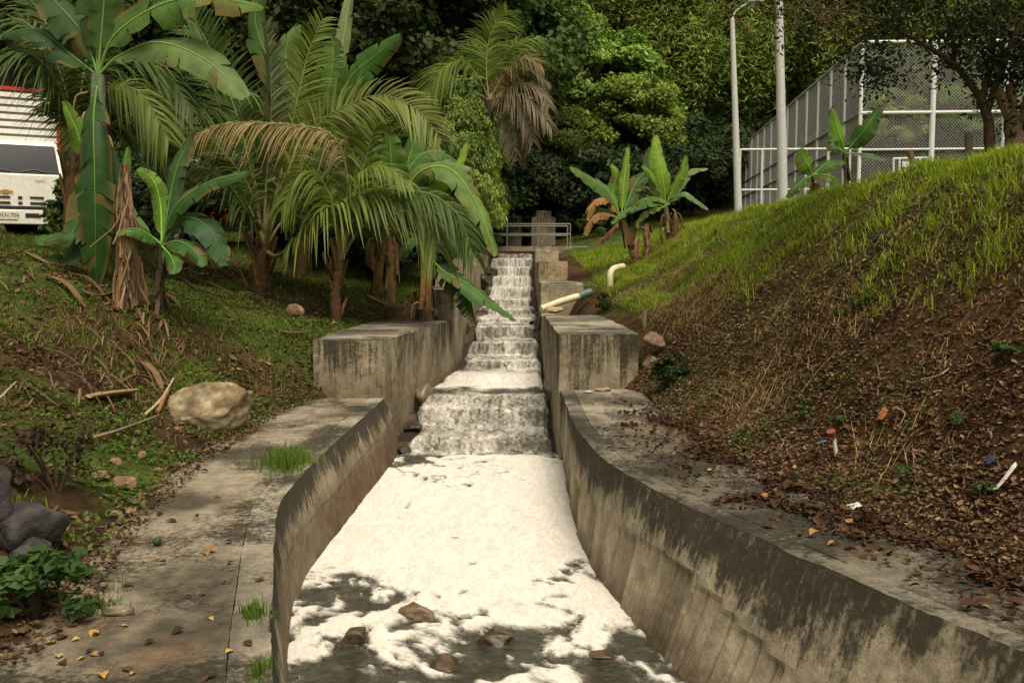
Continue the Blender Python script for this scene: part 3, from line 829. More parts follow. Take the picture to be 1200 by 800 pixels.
for (px0, px1, pt, d, lab, s) in [(623, 651, 254, 40, 'squared concrete pier in the shade behind the footbridge railing', 1), (628, 646, 247, 41.3, 'narrow concrete pier topping the squared one behind the footbridge', 2), (594, 611, 252, 43, 'dim concrete pier in the dark hollow behind the footbridge', 3), (566, 582, 262, 42, 'low dim concrete pier half hidden by the banana leaf', 4)]:
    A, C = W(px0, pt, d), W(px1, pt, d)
    b = prism(B(), [(A[0], d), (C[0], d), (C[0], d + 1.2), (A[0], d + 1.2)], 2.4, A[2], res=.12, seed=34 + s, dark=1.1, tint=(.5, .48, .45))  # tint and heavier stain paint the shade of the hollow into the piers
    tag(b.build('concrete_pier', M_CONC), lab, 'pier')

# ------------------------------------------------------------------ plastic pipes
b = B(); tube(b, catmull([W(634, 362, 18.3), W(655, 354, 18.5), W(681, 346, 18.7)], 8), .07, 12, (.62, .56, .38))
o = empty('drain_pipe', W(634, 362, 18.3), 'cream plastic drain pipe lying across the canal wall', 'pipe')
b.build('pipe', plain('pvc', (.62, .55, .36), .4), o, True)
b = B(); tube(b, catmull([W(678, 347, 18.68), W(692, 342, 18.8)], 4), .085, 12, (.1, .16, .13)); b.build('coupling', plain('green_plastic', (.07, .13, .10), .45), o, True)
rock('pipe_stone', W(650, 363, 18.1), (.2, .16, .09), 160, 'tan flat stone under the drain pipe', sub=3, c1=(.3, .2, .11), c2=(.45, .33, .2))
b = B(); tube(b, catmull([W(715, 336, 19.5), W(715, 322, 19.5), W(719, 315, 19.6), W(730, 312, 19.9)], 14), .068, 12, (.62, .58, .4))
tag(b.build('pipe_elbow', bpy.data.materials['pvc'], smooth=True), 'cream plastic pipe elbow sticking out of the grassy bank', 'pipe')

# ------------------------------------------------------------------ leaves
UP = np.array([0, 0, 1.0])
def banana_leaf(root, pts, width, col=(.075, .14, .028), facing=None, tear=.35, fold=.25, dead=False, seed=0):
    """blade of separate lobes left and right of a curved midrib"""
    r = np.random.default_rng(seed)
    n = 40
    P = catmull(pts, n); T = tangents(P)
    f = np.asarray(facing if facing is not None else (0, -.45, 1.0), float)
    N = unit(f - T * (T @ f)[:, None]); S = np.cross(T, N)
    L = np.linalg.norm(np.diff(P, axis=0), axis=1).sum()
    s = np.linspace(0, 1, n)
    prof = width * np.clip(np.sin(np.pi * np.clip((s - .10) / .90, 0, 1) ** .75), 0, 1) ** .55
    b = B(); col = np.asarray(col, float)
    for side in (-1, 1):
        s0 = .11
        while s0 < .995:
            ln = r.uniform(.03, .10) if r.random() < tear else r.uniform(.12, .26)
            s1 = min(s0 + ln, 1.0)
            m = max(3, int((s1 - s0) * 34) + 1)
            ss = np.linspace(s0, s1, m)
            droop = r.normal(0, .16) * tear * 2 + fold
            gap = .05 * tear * (s1 - s0) + .004
            rows = []
            kk = np.array([0, .33, .68, 1.0])
            for q in kk:
                sq = ss * 1.0
                if q > .5: sq = np.clip(s0 + gap * q + (ss - s0) * (1 - 2 * gap * q / max(s1 - s0, .01)) + .035 * q, 0, 1)
                pc = np.stack([np.interp(sq, s, P[:, k]) for k in range(3)], 1)
                nc = np.stack([np.interp(sq, s, N[:, k]) for k in range(3)], 1)
                sc = np.stack([np.interp(sq, s, S[:, k]) for k in range(3)], 1)
                w = np.interp(ss, s, prof) * q
                wave = .05 * width * np.sin(sq * 38 + side * 2 + seed) * q * q
                up = .12 * width * q
                ang = droop * q * 1.6
                rows.append(pc + sc * (side * w * np.cos(ang))[:, None] + nc * (up - w * np.sin(ang) + wave)[:, None] - UP * (w * .12 * q)[:, None] * (1 if not dead else 3))
            V = np.stack(rows, 1).reshape(-1, 3)
            cv_ = col * (1 + .10 * r.normal())
            al = np.repeat(ss, 4) * 1.0
            qv = np.tile(kk, m)
            cc = np.tile(cv_, (len(V), 1)) * (1 + .10 * (1 - qv))[:, None]
            edge = (r.random() < .35) and tear > .2
            if edge: cc = cc * (1 - .75 * (qv > .9)[:, None]) + np.array((.20, .12, .04)) * (.75 * (qv > .9)[:, None])
            if r.random() < .10 and tear > .25: cc = cc * .45 + np.array((.20, .14, .05)) * .5
            b.add(V, gridfaces(m, 4) if side > 0 else gridfaces(m, 4)[:, ::-1], np.hstack([cc, al[:, None]]))
            s0 = s1
    o = b.build('leaf' if not dead else 'dead_leaf', M_BANANA if not dead else M_DRY, root, True)
    rb = B(); rad = np.interp(s, [0, .12, .5, 1], [.034, .026, .015, .004]) * max(width / .45, .55)
    rc = np.clip(col * 1.9 + np.array((.03, .04, .0)), 0, .5)
    tube(rb, P + N * .006, rad, 6, rc)
    rb.build('midrib', M_RIB, o, True)
    return o
def stem(root, P, r0, r1, c0=(.10, .115, .04), c1=(.14, .075, .035), name='pseudostem', n=14, jit=.06):
    P = catmull(P, n)
    t = np.linspace(0, 1, n)
    cc = mixc(c1, c0, sst(.15, .7, t + .15 * rng.normal(size=n)))
    b = B(); tube(b, P, r0 + (r1 - r0) * t, 12, cc, jit)
    # peeling sheaths
    for k in range(9):
        i = rng.integers(0, n - 4); a = rng.uniform(0, 2 * math.pi)
        rr = (r0 + (r1 - r0) * t[i]) * 1.06
        d = np.array([math.cos(a), math.sin(a), 0]); e = np.array([-d[1], d[0], 0])
        w = rng.uniform(.03, .07)
        A = P[i] + d * rr; C = P[min(i + 4, n - 1)] + d * rr * 1.0
        A = A + d * rng.uniform(.0, .10)
        b.add([A - e * w, A + e * w, C + e * w * .7, C - e * w * .7], [(0, 1, 2, 3)], np.array(c1) * rng.uniform(.7, 2.2))
    return b.build(name, M_BARK, root, True)
def banana(base, top, d, leaves, label, r0=.11, r1=.06, group=None, skirt=0, c0=(.10, .125, .045), c1=(.13, .075, .035), seed=0):
    """base/top in photograph pixels at depth d; leaves: (pixel polyline with depth offsets, half width, colour, facing, tear, dead)"""
    q = W(*base, d); z = hz1(q[0], q[1])
    root = empty('banana_plant', (q[0], q[1], z), label, 'banana plant', group)
    tp = W(*top, d)
    stem(root, [(q[0], q[1], z - .1), (q[0] * .6 + tp[0] * .4, d, z * .6 + tp[2] * .4), tp], r0, r1, c0, c1)
    for i, lf in enumerate(leaves):
        pts, w = lf[0], lf[1]
        colr = lf[2] if len(lf) > 2 and lf[2] is not None else (.07, .135, .028)
        fac = lf[3] if len(lf) > 3 else None
        tr = min(.85, (lf[4] if len(lf) > 4 else .35) + .14)
        dead = lf[5] if len(lf) > 5 else False
        W3 = [W(p[0], p[1], d + (p[2] if len(p) > 2 else 0)) for p in pts]
        W3[0] = tp + (W3[0] - tp) * .25
        banana_leaf(root, W3, w, colr, fac, tr, dead=dead, seed=seed * 31 + i)
    for k in range(skirt):                                   # dry leaves hanging round the stem
        a = 2 * math.pi * k / skirt + rng.uniform(-.3, .3); L = rng.uniform(.5, .95)
        p0 = q * [1, 1, 0] + np.array([0, 0, z + (tp[2] - z) * rng.uniform(.55, .95)])
        dd = np.array([math.cos(a), math.sin(a), 0])
        banana_leaf(root, [p0 + dd * .06, p0 + dd * .22 - UP * .1 * L, p0 + dd * .26 - UP * .55 * L, p0 + dd * .22 - UP * L], .09, np.array((.17, .10, .05)) * rng.uniform(.5, 1.5), dd, .8, dead=True, seed=k + seed)
    return root
CAMF = (0, -1, .25)
LG, MG, DG, YG, BR = (.115, .20, .035), (.075, .145, .028), (.035, .075, .022), (.17, .27, .04), (.20, .12, .05)
banana((118, 395), (115, 88), 14, [
    ([(116, 92), (140, 66, -.2), (185, 50, -.5), (240, 70, -.8), (289, 116, -1.0)], .30, (.115, .18, .055), (0, -.8, .7)),
    ([(117, 82), (135, 42, -.2), (185, 8, -.5), (240, -3, -.7), (312, 10, -1.0)], .36, (.085, .16, .035), (0, -.7, .7), .45),
    ([(113, 82), (100, 45, .2), (72, 10, .4), (40, -22, .6)], .34, (.04, .085, .025), (0, -.8, .5)),
    ([(115, 78), (112, 20, .1), (108, -60, .3)], .3, (.05, .10, .025), CAMF),
    ([(117, 78), (122, 5, -.1), (128, -80, -.3)], .3, (.06, .115, .03), CAMF),
    ([(114, 120), (110, 138, -.5), (111, 200, -.75), (112, 265, -.8), (113, 336, -.7)], .285, (.030, .075, .017), CAMF, .5),
    ([(112, 92), (85, 66, .3), (45, 36, .5), (4, 40, .7)], .26, (.035, .075, .025), (0, -.6, .8)),
    ([(112, 180), (100, 172, -.4), (88, 148, -.5), (75, 118, -.5)], .17, (.12, .22, .03), CAMF, .1),
    ([(108, 245), (90, 262, -.6), (65, 276, -.8), (42, 285, -1.0)], .22, (.04, .095, .02), (0, -.7, .7), .3),
    ([(108, 250), (85, 290, -.5), (65, 300, -.7), (50, 303, -.9)], .2, (.03, .07, .02), (0, -.7, .7), .3),
    ([(118, 240), (140, 270, -.3), (150, 320, -.4), (148, 370, -.4)], .22, (.03, .07, .02), CAMF, .3)],
    'tall banana plant with a big hanging leaf beside the dead stalk', .13, .10, skirt=7, c0=(.15, .19, .12), seed=1)
banana((187, 378), (190, 288), 12.8, [
    ([(190, 290), (205, 244, -.2), (245, 214, -.4), (291, 203, -.5)], .17, (.05, .115, .03), (0, -.7, .8), .25),
    ([(192, 290), (215, 256, -.2), (245, 268, -.4), (264, 312, -.5)], .22, (.03, .075, .025), (.2, -.8, .6), .5),
    ([(190, 290), (207, 283, -.3), (226, 292, -.5), (240, 312, -.6)], .16, (.05, .12, .03), (0, -.6, .8), .3),
    ([(188, 290), (172, 274, -.2), (155, 268, -.3), (136, 274, -.4)], .13, (.06, .14, .03), (0, -.7, .7), .2),
    ([(190, 288), (188, 240, .1), (180, 212, .1), (162, 198, .2)], .14, (.12, .23, .03), CAMF, .1),
    ([(190, 290), (200, 300, -.4), (205, 312, -.6), (202, 322, -.7)], .15, (.07, .16, .035), CAMF, .2),
    ([(190, 288), (205, 205, .2), (225, 160, .4)], .15, (.035, .08, .02), CAMF, .3),
    ([(188, 285), (150, 250, .3), (145, 215, .4), (150, 172, .5)], .12, (.09, .18, .03), CAMF, .3)],
    'small dark leafed banana plant on a thin stem below the coconut palm', .055, .045, c0=(.05, .045, .025), c1=(.05, .035, .02), seed=2)
banana((352, 345), (370, 185), 20.5, [
    ([(372, 185), (392, 110, 0), (403, 40, 0), (414, -25, .1)], .20, (.22, .28, .13), (.6, -.8, .1), .2),
    ([(372, 185), (405, 100, -.1), (440, 66, -.2), (470, 42, -.3)], .36, (.055, .125, .025), (.3, -.9, .3), .25),
    ([(370, 185), (378, 130, -.4), (388, 90, -.5), (392, 45, -.5)], .40, (.08, .16, .035), CAMF, .8),
    ([(368, 185), (345, 110, -.3), (335, 60, -.4), (350, 28, -.4)], .38, (.11, .18, .05), CAMF, .35),
    ([(368, 185), (335, 110, .3), (300, 30, .5), (310, -30, .5)], .34, (.06, .125, .03), CAMF, .3),
    ([(372, 190), (400, 150, -.2), (425, 140, -.4), (445, 170, -.6)], .3, (.06, .12, .03), None, .4)],
    'banana plant with one pale upright furled leaf behind the coconut palms', .12, .09, skirt=6, seed=3)
banana((457, 362), (462, 238), 19, [
    ([(462, 236), (459, 205, -.2), (458, 180, -.3), (457, 155, -.3)], .36, (.085, .17, .035), CAMF, .15),
    ([(462, 236), (495, 200, -.3), (530, 200, -.5), (560, 242, -.6), (581, 300, -.7)], .32, (.13, .215, .055), (.5, -.7, .6), .3),
    ([(462, 236), (490, 206, -.1), (520, 192, -.2), (553, 198, -.2)], .26, (.15, .23, .085), (0, -.6, .8), .15),
    ([(465, 234), (520, 215, .1), (538, 192, .2), (548, 166, .2)], .13, (.20, .33, .04), CAMF, .1),
    ([(460, 236), (432, 205, -.2), (410, 215, -.4), (398, 250, -.5)], .28, (.07, .14, .03), None, .4),
    ([(464, 236), (485, 190, .2), (512, 178, .3), (545, 196, .4)], .28, (.075, .145, .035), (0, -.6, .8), .3),
    ([(462, 238), (440, 180, .3), (425, 160, .4), (440, 130, .5)], .3, (.06, .12, .03), CAMF, .4),
    ([(464, 240), (500, 240, -.4), (530, 255, -.6), (548, 285, -.7)], .24, (.045, .095, .025), None, .5)],
    'banana plant whose long bright leaf arches down in front of the footbridge', .12, .09, skirt=5, c0=(.24, .17, .05), seed=4)
banana((497, 372), (502, 300), 17.6, [
    ([(502, 302), (512, 285, -.1), (530, 285, -.2), (548, 305, -.3)], .16, (.04, .085, .022), None, .5),
    ([(502, 300), (488, 280, -.2), (478, 285, -.4), (470, 305, -.5)], .16, (.06, .12, .03), None, .4),
    ([(502, 302), (520, 318, -.2), (548, 333, -.3), (576, 355, -.4), (604, 376, -.5)], .24, (.065, .135, .035), (.5, -.5, .8), .3),
    ([(503, 304), (525, 322, -.1), (545, 342, -.2), (556, 380, -.3)], .3, (.03, .065, .022), (.6, -.8, .3), .6)],
    'short banana stem with dry brown sheath and a leaf drooping over the canal', .12, .08, skirt=5, c0=(.2, .12, .05), c1=(.22, .12, .05), seed=5)
banana((440, 352), (452, 262), 19.6, [
    ([(452, 262), (440, 220, .2), (420, 190, .3), (395, 190, .3)], .28, (.06, .12, .03), CAMF, .4),
    ([(452, 262), (470, 215, .3), (490, 150, .5), (497, 120, .5)], .28, (.07, .14, .03), CAMF, .4)],
    'yellowish banana stem between the short palm and the arching banana', .1, .08, skirt=3, c0=(.26, .20, .06), c1=(.2, .12, .05), seed=6)
banana((748, 318), (728, 256), 22, [
    ([(728, 257), (715, 228, -.1), (692, 210, -.3), (667, 196, -.5)], .20, (.10, .19, .055), (.2, -.8, .6), .12),
    ([(728, 256), (731, 215, 0), (736, 172, .1)], .12, (.16, .28, .04), CAMF, .1),
    ([(727, 256), (718, 228, .3), (722, 205, .3), (716, 192, .4)], .15, (.12, .22, .03), CAMF, .2),
    ([(728, 258), (708, 233, -.2), (694, 240, -.4), (688, 258, -.5)], .14, (.22, .12, .04), None, .6, True),
    ([(728, 258), (705, 250, -.3), (692, 258, -.5), (686, 276, -.6)], .14, (.19, .10, .035), None, .6, True),
    ([(729, 262), (718, 268, -.3), (706, 280, -.4), (694, 292, -.5)], .09, (.09, .04, .02), None, .6, True),
    ([(728, 256), (745, 215, .2), (760, 205, .3), (775, 225, .3)], .22, (.06, .125, .035), None, .3),
    ([(728, 257), (750, 235, -.3), (770, 232, -.4), (785, 240, -.5)], .14, (.09, .18, .04), None, .3)],
    'leaning banana plant with drooping brown dead leaves on the grassy bank', .10, .08, skirt=3, c0=(.10, .06, .03), c1=(.09, .045, .02), seed=7)
banana((786, 306), (780, 242), 22.6, [
    ([(780, 240), (777, 212, -.2), (771, 185, -.2), (768, 158, -.1)], .22, (.20, .34, .04), CAMF, .08),
    ([(780, 240), (792, 215, -.2), (800, 200, -.3), (804, 182, -.3)], .16, (.15, .27, .04), (-.6, -.8, .2), .1),
    ([(780, 240), (795, 216, .2), (810, 200, .3), (829, 198, .4)], .16, (.14, .22, .09), (0, -.5, .9), .2),
    ([(780, 242), (800, 226, -.2), (815, 234, -.3), (830, 246, -.4)], .12, (.12, .20, .08), (0, -.5, .9), .2),
    ([(780, 242), (770, 225, -.3), (762, 205, -.4), (752, 194, -.5)], .12, (.15, .27, .045), CAMF, .1),
    ([(778, 243), (755, 238, -.4), (735, 246, -.6), (716, 262, -.8)], .15, (.07, .15, .04), (0, -.6, .8), .2),
    ([(780, 240), (765, 205, .3), (760, 185, .4), (762, 172, .4)], .16, (.07, .15, .05), CAMF, .2),
    ([(782, 244), (760, 247, -.3), (748, 258, -.4), (746, 268, -.5)], .12, (.15, .17, .05), None, .4)],
    'banana plant with a bright upright new leaf on the grassy bank', .085, .05, skirt=4, c0=(.12, .13, .06), seed=8)
banana((992, 226), (990, 180), 16.5, [
    ([(990, 180), (986, 165, -.1), (981, 150, -.1), (974, 127, -.1)], .14, (.13, .25, .03), CAMF, .1),
    ([(990, 180), (1003, 165, -.1), (1015, 150, -.2), (1032, 124, -.2)], .19, (.055, .13, .025), (-.4, -.9, .3), .3),
    ([(990, 182), (1005, 180, -.1), (1020, 182, -.2), (1040, 188, -.3)], .10, (.09, .15, .06), (0, -.5, .9), .2),
    ([(990, 182), (980, 172, .2), (976, 162, .3), (972, 168, .3)], .16, (.04, .10, .02), CAMF, .3)],
    'young banana plant in front of the tall chain-link fence corner', .035, .03, c0=(.06, .08, .03), seed=9)
banana((955, 232), (952, 206), 15.2, [
    ([(952, 206), (948, 196, -.1), (942, 186, -.1), (938, 174, -.1)], .17, (.12, .24, .03), CAMF, .15),
    ([(952, 206), (964, 196, 0), (976, 190, 0), (990, 190, 0)], .14, (.08, .17, .03), (0, -.7, .7), .2),
    ([(952, 208), (962, 205, -.2), (975, 208, -.3), (985, 220, -.3)], .13, (.10, .2, .03), (0, -.7, .7), .2),
    ([(952, 208), (940, 212, -.2), (930, 222, -.3), (922, 232, -.3)], .11, (.07, .14, .03), (0, -.7, .7), .2)],
    'low broad leafed banana shoot in the grass near the light poles', .03, .025, c0=(.06, .08, .03), seed=10)
# dead banana stalks
def dead_stalk(px, d, r0, r1, label, nst, seed):
    P = [W(x, y, d + (o[0] if o else 0)) for x, y, *o in px]
    q = P[-1]; z = hz1(q[0], q[1])
    root = empty('dead_banana_stalk', (q[0], q[1], z), label, 'dead stalk')
    P = [np.array((q[0], q[1], z - .05))] + P[::-1]
    stem(root, P, r0, r1, (.24, .14, .06), (.16, .09, .045), 'stalk', 18, .12)
    rr = np.random.default_rng(seed); C = catmull(P, 30)
    b = B()
    for k in range(nst):
        i = rr.integers(8, 29); a = rr.uniform(0, 2 * math.pi); L = rr.uniform(.4, 1.1)
        dd = np.array([math.cos(a), math.sin(a), 0]); e = np.array([-dd[1], dd[0], 0]); w = rr.uniform(.005, .026)
        p0 = C[i] + dd * r1
        ts = np.linspace(0, 1, 6)
        Q = p0 + dd * (.05 * np.sin(ts * 2.2))[:, None] * rr.uniform(.2, 1.4) - UP * (ts * L)[:, None] + e * (.16 * rr.normal() * ts ** 2 + .02 * np.sin(ts * 9 + k))[:, None]
        Q[:, 2] = np.maximum(Q[:, 2], z - .02)
        V = np.stack([Q - e * w, Q + e * w * .3 + dd * w, Q + e * w], 1).reshape(-1, 3)
        b.add(V, gridfaces(6, 3), np.array((.25, .165, .095)) * rr.uniform(.2, 1.5))
    b.build('dry_sheaths', M_DRY, root, kind='stuff')
    return root
dead_stalk([(147, 192), (147, 240), (145, 290), (140, 350, -.1), (133, 408, -.2)], 12.6, .06, .045, 'dead brown banana stalk with peeling pale sheaths beside the hanging leaf', 130, 1)
dead_stalk([(160, 300), (163, 360), (170, 425)], 12.9, .09, .05, 'short rotten banana stump with draped dry leaves behind the dead stalk', 170, 2)
dead_stalk([(757, 262), (757, 280), (759, 306)], 22.4, .07, .06, 'dead brown banana stump between the two bank bananas', 14, 3)

# ------------------------------------------------------------------ coconut palms
def frond(root, pts, ll, col, d, droop=.5, n=64, start=.22, name='frond', wid=.022, facing=None, seed=0, vang=.75, world=False):
    r = np.random.default_rng(seed)
    W3 = pts if world else [W(p[0], p[1], d + (p[2] if len(p) > 2 else 0)) for p in pts]
    P = catmull(W3, 44); T = tangents(P)
    f = np.asarray(facing if facing is not None else (0, -.5, 1.0), float)
    N = unit(f - T * (T @ f)[:, None]); S = np.cross(T, N); s = np.linspace(0, 1, 44)
    b = B(); tube(b, P, np.interp(s, [0, .15, .5, 1], [.05, .03, .018, .005]), 6, mixc((.20, .15, .06), (.12, .15, .05), sst(.1, .5, s)))
    o = b.build(name, M_RIB, root, True)
    lb = B(); V, C = [], []
    ss = np.linspace(start, .995, n)
    for side in (-1, 1):
        for q in ss:
            q = min(.999, q + r.normal() * .003)
            p = np.array([np.interp(q, s, P[:, k]) for k in range(3)])
            t_, n_, s_ = [unit(np.array([np.interp(q, s, A[:, k]) for k in range(3)])) for A in (T, N, S)]
            L = ll * (np.sin(np.pi * np.clip((q - start) / (1 - start), 0, 1) ** .65 * .86 + .28) * .75 + .25) * r.uniform(.85, 1.1)
            a = vang + .35 * q + r.normal() * .05                # lean towards the tip
            d0 = unit(s_ * side * math.cos(a * .75) + t_ * math.sin(a * .75) + n_ * (.30 + .1 * r.normal()))
            ts = np.array([0, .3, .62, 1.0])
            dr = droop * r.uniform(.7, 1.3)
            Q = p + d0 * (L * ts)[:, None] - UP * (L * dr * ts ** 1.9)[:, None]
            wv = unit(np.cross(d0, n_ + .3 * r.normal(size=3)))
            w = wid * np.array([.55, 1, .8, .08])[:, None]
            V.append(np.stack([Q - wv * w, Q + wv * w], 1).reshape(-1, 3))
            C.append(np.tile(np.asarray(col) * r.uniform(.7, 1.3) , (8, 1)))
    V = np.concatenate(V); C = np.concatenate(C); k = len(V) // 8
    F = (np.arange(k)[:, None, None] * 8 + gridfaces(4, 2)[None]).reshape(-1, 4)
    lb.add(V, F, C).build('leaflets', M_FROND, o, kind='stuff')
    return o
def palm(base, crown, d, fronds, label, r0=.2, r1=.13, stalks=8, seed=0, tc=((.05, .034, .02), (.12, .068, .032)), extra=0, extra_l=1.0):
    q = W(*base, d); z = hz1(q[0], q[1])
    root = empty('coconut_palm', (q[0], q[1], z), label, 'palm')
    c = W(*crown, d)
    P = catmull([(q[0], q[1], z - .15), (q[0], d, z * .5 + c[2] * .5), c], 16)
    t = np.linspace(0, 1, 16)
    b = B(); tube(b, P, (r0 + (r1 - r0) * t) * (1 + .12 * np.sin(t * 40)), 14, mixc(tc[0], tc[1], t), .09)
    r = np.random.default_rng(seed)
    for k in range(stalks):                                   # cut and dry leaf bases clasping the trunk
        a = r.uniform(0, 2 * math.pi); zz = r.uniform(.15, 1.0)
        p0 = P[int(zz * 15)]; dd = np.array([math.cos(a), math.sin(a), 0])
        L = r.uniform(.25, .7)
        tube(b, catmull([p0 + dd * r0 * .6, p0 + dd * (r0 * .9 + .05) + UP * L * .5, p0 + dd * (r0 + .12) + UP * L], 5), np.array([.05, .042, .034, .028, .018]), 6, np.array((.15, .085, .036)) * r.uniform(.3, 1.4))
    b.build('trunk', M_BARK, root, True)
    for k in range(extra):                                    # further fronds all round, mostly behind
        az = r.uniform(-.3, 2.2); L = r.uniform(2.4, 3.6) * (extra_l)
        up0 = r.uniform(.55, 1.15)
        pw = [c, c + np.array([math.cos(az) * .12, math.sin(az) * .12 + .1, .32 * up0]) * L, c + np.array([math.cos(az) * .38, math.sin(az) * .38 + .15, .52 * up0]) * L, c + np.array([math.cos(az) * .72, math.sin(az) * .72 + .2, .42 * up0 - .05]) * L]
        frond(root, pw, r.uniform(.7, .95) * extra_l, np.array(FD) * r.uniform(.8, 1.7), d, seed=seed * 90 + k, droop=r.uniform(.5, .9), n=46, world=True)
    for i, fr in enumerate(fronds):
        pts, ll, colr = fr[0], fr[1], fr[2]
        kw = fr[3] if len(fr) > 3 else {}
        frond(root, [crown + (0,)] + pts, ll, colr, d, seed=seed * 40 + i, **kw)
    return root
FG, FD, FY, FL = (.115, .165, .024), (.056, .092, .017), (.26, .19, .075), (.13, .17, .045)
palm((305, 356), (309, 292), 17.2, [
    ([(312, 210, .1), (317, 150, .1), (317, 90, .1), (311, 28, .0)], .75, (.13, .15, .075), dict(facing=(.9, -.5, .1), droop=.25, vang=1.0, start=.3)),
    ([(296, 210, .3), (276, 130, .5), (245, 55, .6), (212, -5, .7)], 1.05, FD, dict(facing=(.3, -1, .2), droop=.3, start=.3)),
    ([(292, 220, .0), (240, 154, .1), (212, 125, .1), (186, 110, .1), (158, 112, 0)], .95, FG, dict(droop=.7)),
    ([(332, 212, -.2), (374, 146, -.4), (410, 122, -.5), (450, 112, -.6), (490, 130, -.7), (518, 164, -.8)], .95, (.165, .20, .045), dict(facing=(-.2, -.9, .6), droop=.35, n=74)),
    ([(322, 300, -.4), (338, 290, -.6), (375, 250, -.9), (425, 228, -1.1), (470, 223, -1.2), (497, 250, -1.3), (512, 292, -1.4)], 1.05, (.145, .19, .036), dict(facing=(0, -.35, 1), droop=.95, n=84, start=.2)),
    ([(330, 200, .3), (350, 110, .6), (362, 60, .8), (378, 22, .9)], .95, FG, dict(facing=(.2, -1, .2), droop=.3, start=.3)),
    ([(290, 240, -.2), (255, 215, -.4), (215, 228, -.6), (188, 275, -.7)], .85, FD, dict(droop=.6)),
    ([(300, 220, .4), (288, 150, .7), (262, 100, .9), (225, 80, 1.0)], .9, FD, dict(droop=.5)),
    ([(318, 230, .5), (345, 170, .8), (385, 160, 1.0), (430, 200, 1.1)], .9, FG, dict(droop=.6)),
    ([(296, 260, -.5), (275, 225, -.8), (248, 200, -1.0), (228, 195, -1.1)], .7, FD, dict(droop=.9))],
    'coconut palm with a thick leaf-base trunk standing in the middle of the bank', .23, .13, 16, seed=1, extra=6, extra_l=1.1)
palm((394, 372), (399, 305), 16.4, [
    ([(408, 225, .0), (390, 160, -.2), (322, 145, -.4), (257, 147, -.6), (219, 166, -.7)], .62, (.27, .20, .085), dict(droop=1.15, start=.36, wid=.018, n=70)),
    ([(412, 240, .1), (428, 190, .2), (440, 150, .2), (470, 120, .3)], .75, FG, dict(droop=.45)),
    ([(415, 255, -.2), (450, 235, -.4), (495, 225, -.6), (535, 250, -.7), (555, 300, -.7)], .75, FD, dict(droop=.8)),
    ([(392, 245, -.1), (372, 205, -.2), (352, 205, -.3), (330, 245, -.4)], .75, FG, dict(droop=.9)),
    ([(402, 230, .3), (405, 180, .5), (412, 130, .6)], .75, FL, dict(facing=CAMF, droop=.3)),
    ([(404, 240, -.3), (420, 205, -.5), (450, 195, -.7), (480, 215, -.8)], .65, FG, dict(droop=.7))],
    'short young palm with a knotty brown trunk and one yellowed frond', .10, .075, 10, seed=2, tc=((.09, .05, .03), (.15, .08, .04)), extra=5, extra_l=.8)
palm((86, 262), (88, 195), 15.4, [
    ([(78, 110, .0), (52, 50, -.1), (15, 22, -.2), (-25, 60, -.3)], 1.0, FD, dict(droop=.9)),
    ([(76, 120, -.2), (50, 75, -.5), (15, 60, -.7), (-30, 95, -.9)], 1.0, FD, dict(droop=1.0)),
    ([(96, 100, .2), (112, 30, .4), (140, -40, .5)], .95, FD, dict(facing=CAMF, droop=.4)),
    ([(104, 110, .3), (140, 70, .5), (185, 75, .6), (225, 130, .6)], 1.0, FD, dict(droop=.8)),
    ([(80, 100, .4), (50, 20, .6), (0, -40, .8)], .95, FD, dict(droop=.6)),
    ([(102, 140, -.1), (130, 105, -.2), (165, 110, -.3), (198, 165, -.3)], .9, FG, dict(droop=.8)),
    ([(106, 150, .5), (140, 150, .7), (180, 165, .8), (215, 215, .9)], .9, FD, dict(droop=.7)),
    ([(84, 110, .5), (70, 30, .8), (60, -50, .9)], 1.0, FD, dict(facing=CAMF, droop=.4)),
    ([(98, 100, .6), (125, 20, .9), (175, -10, 1.0), (230, 30, 1.2)], 1.0, FD, dict(droop=.7))],
    'coconut palm beside the white truck with fronds hanging over its roof', .16, .12, 12, seed=3, tc=((.06, .04, .022), (.16, .10, .04)), extra=8, extra_l=1.1)
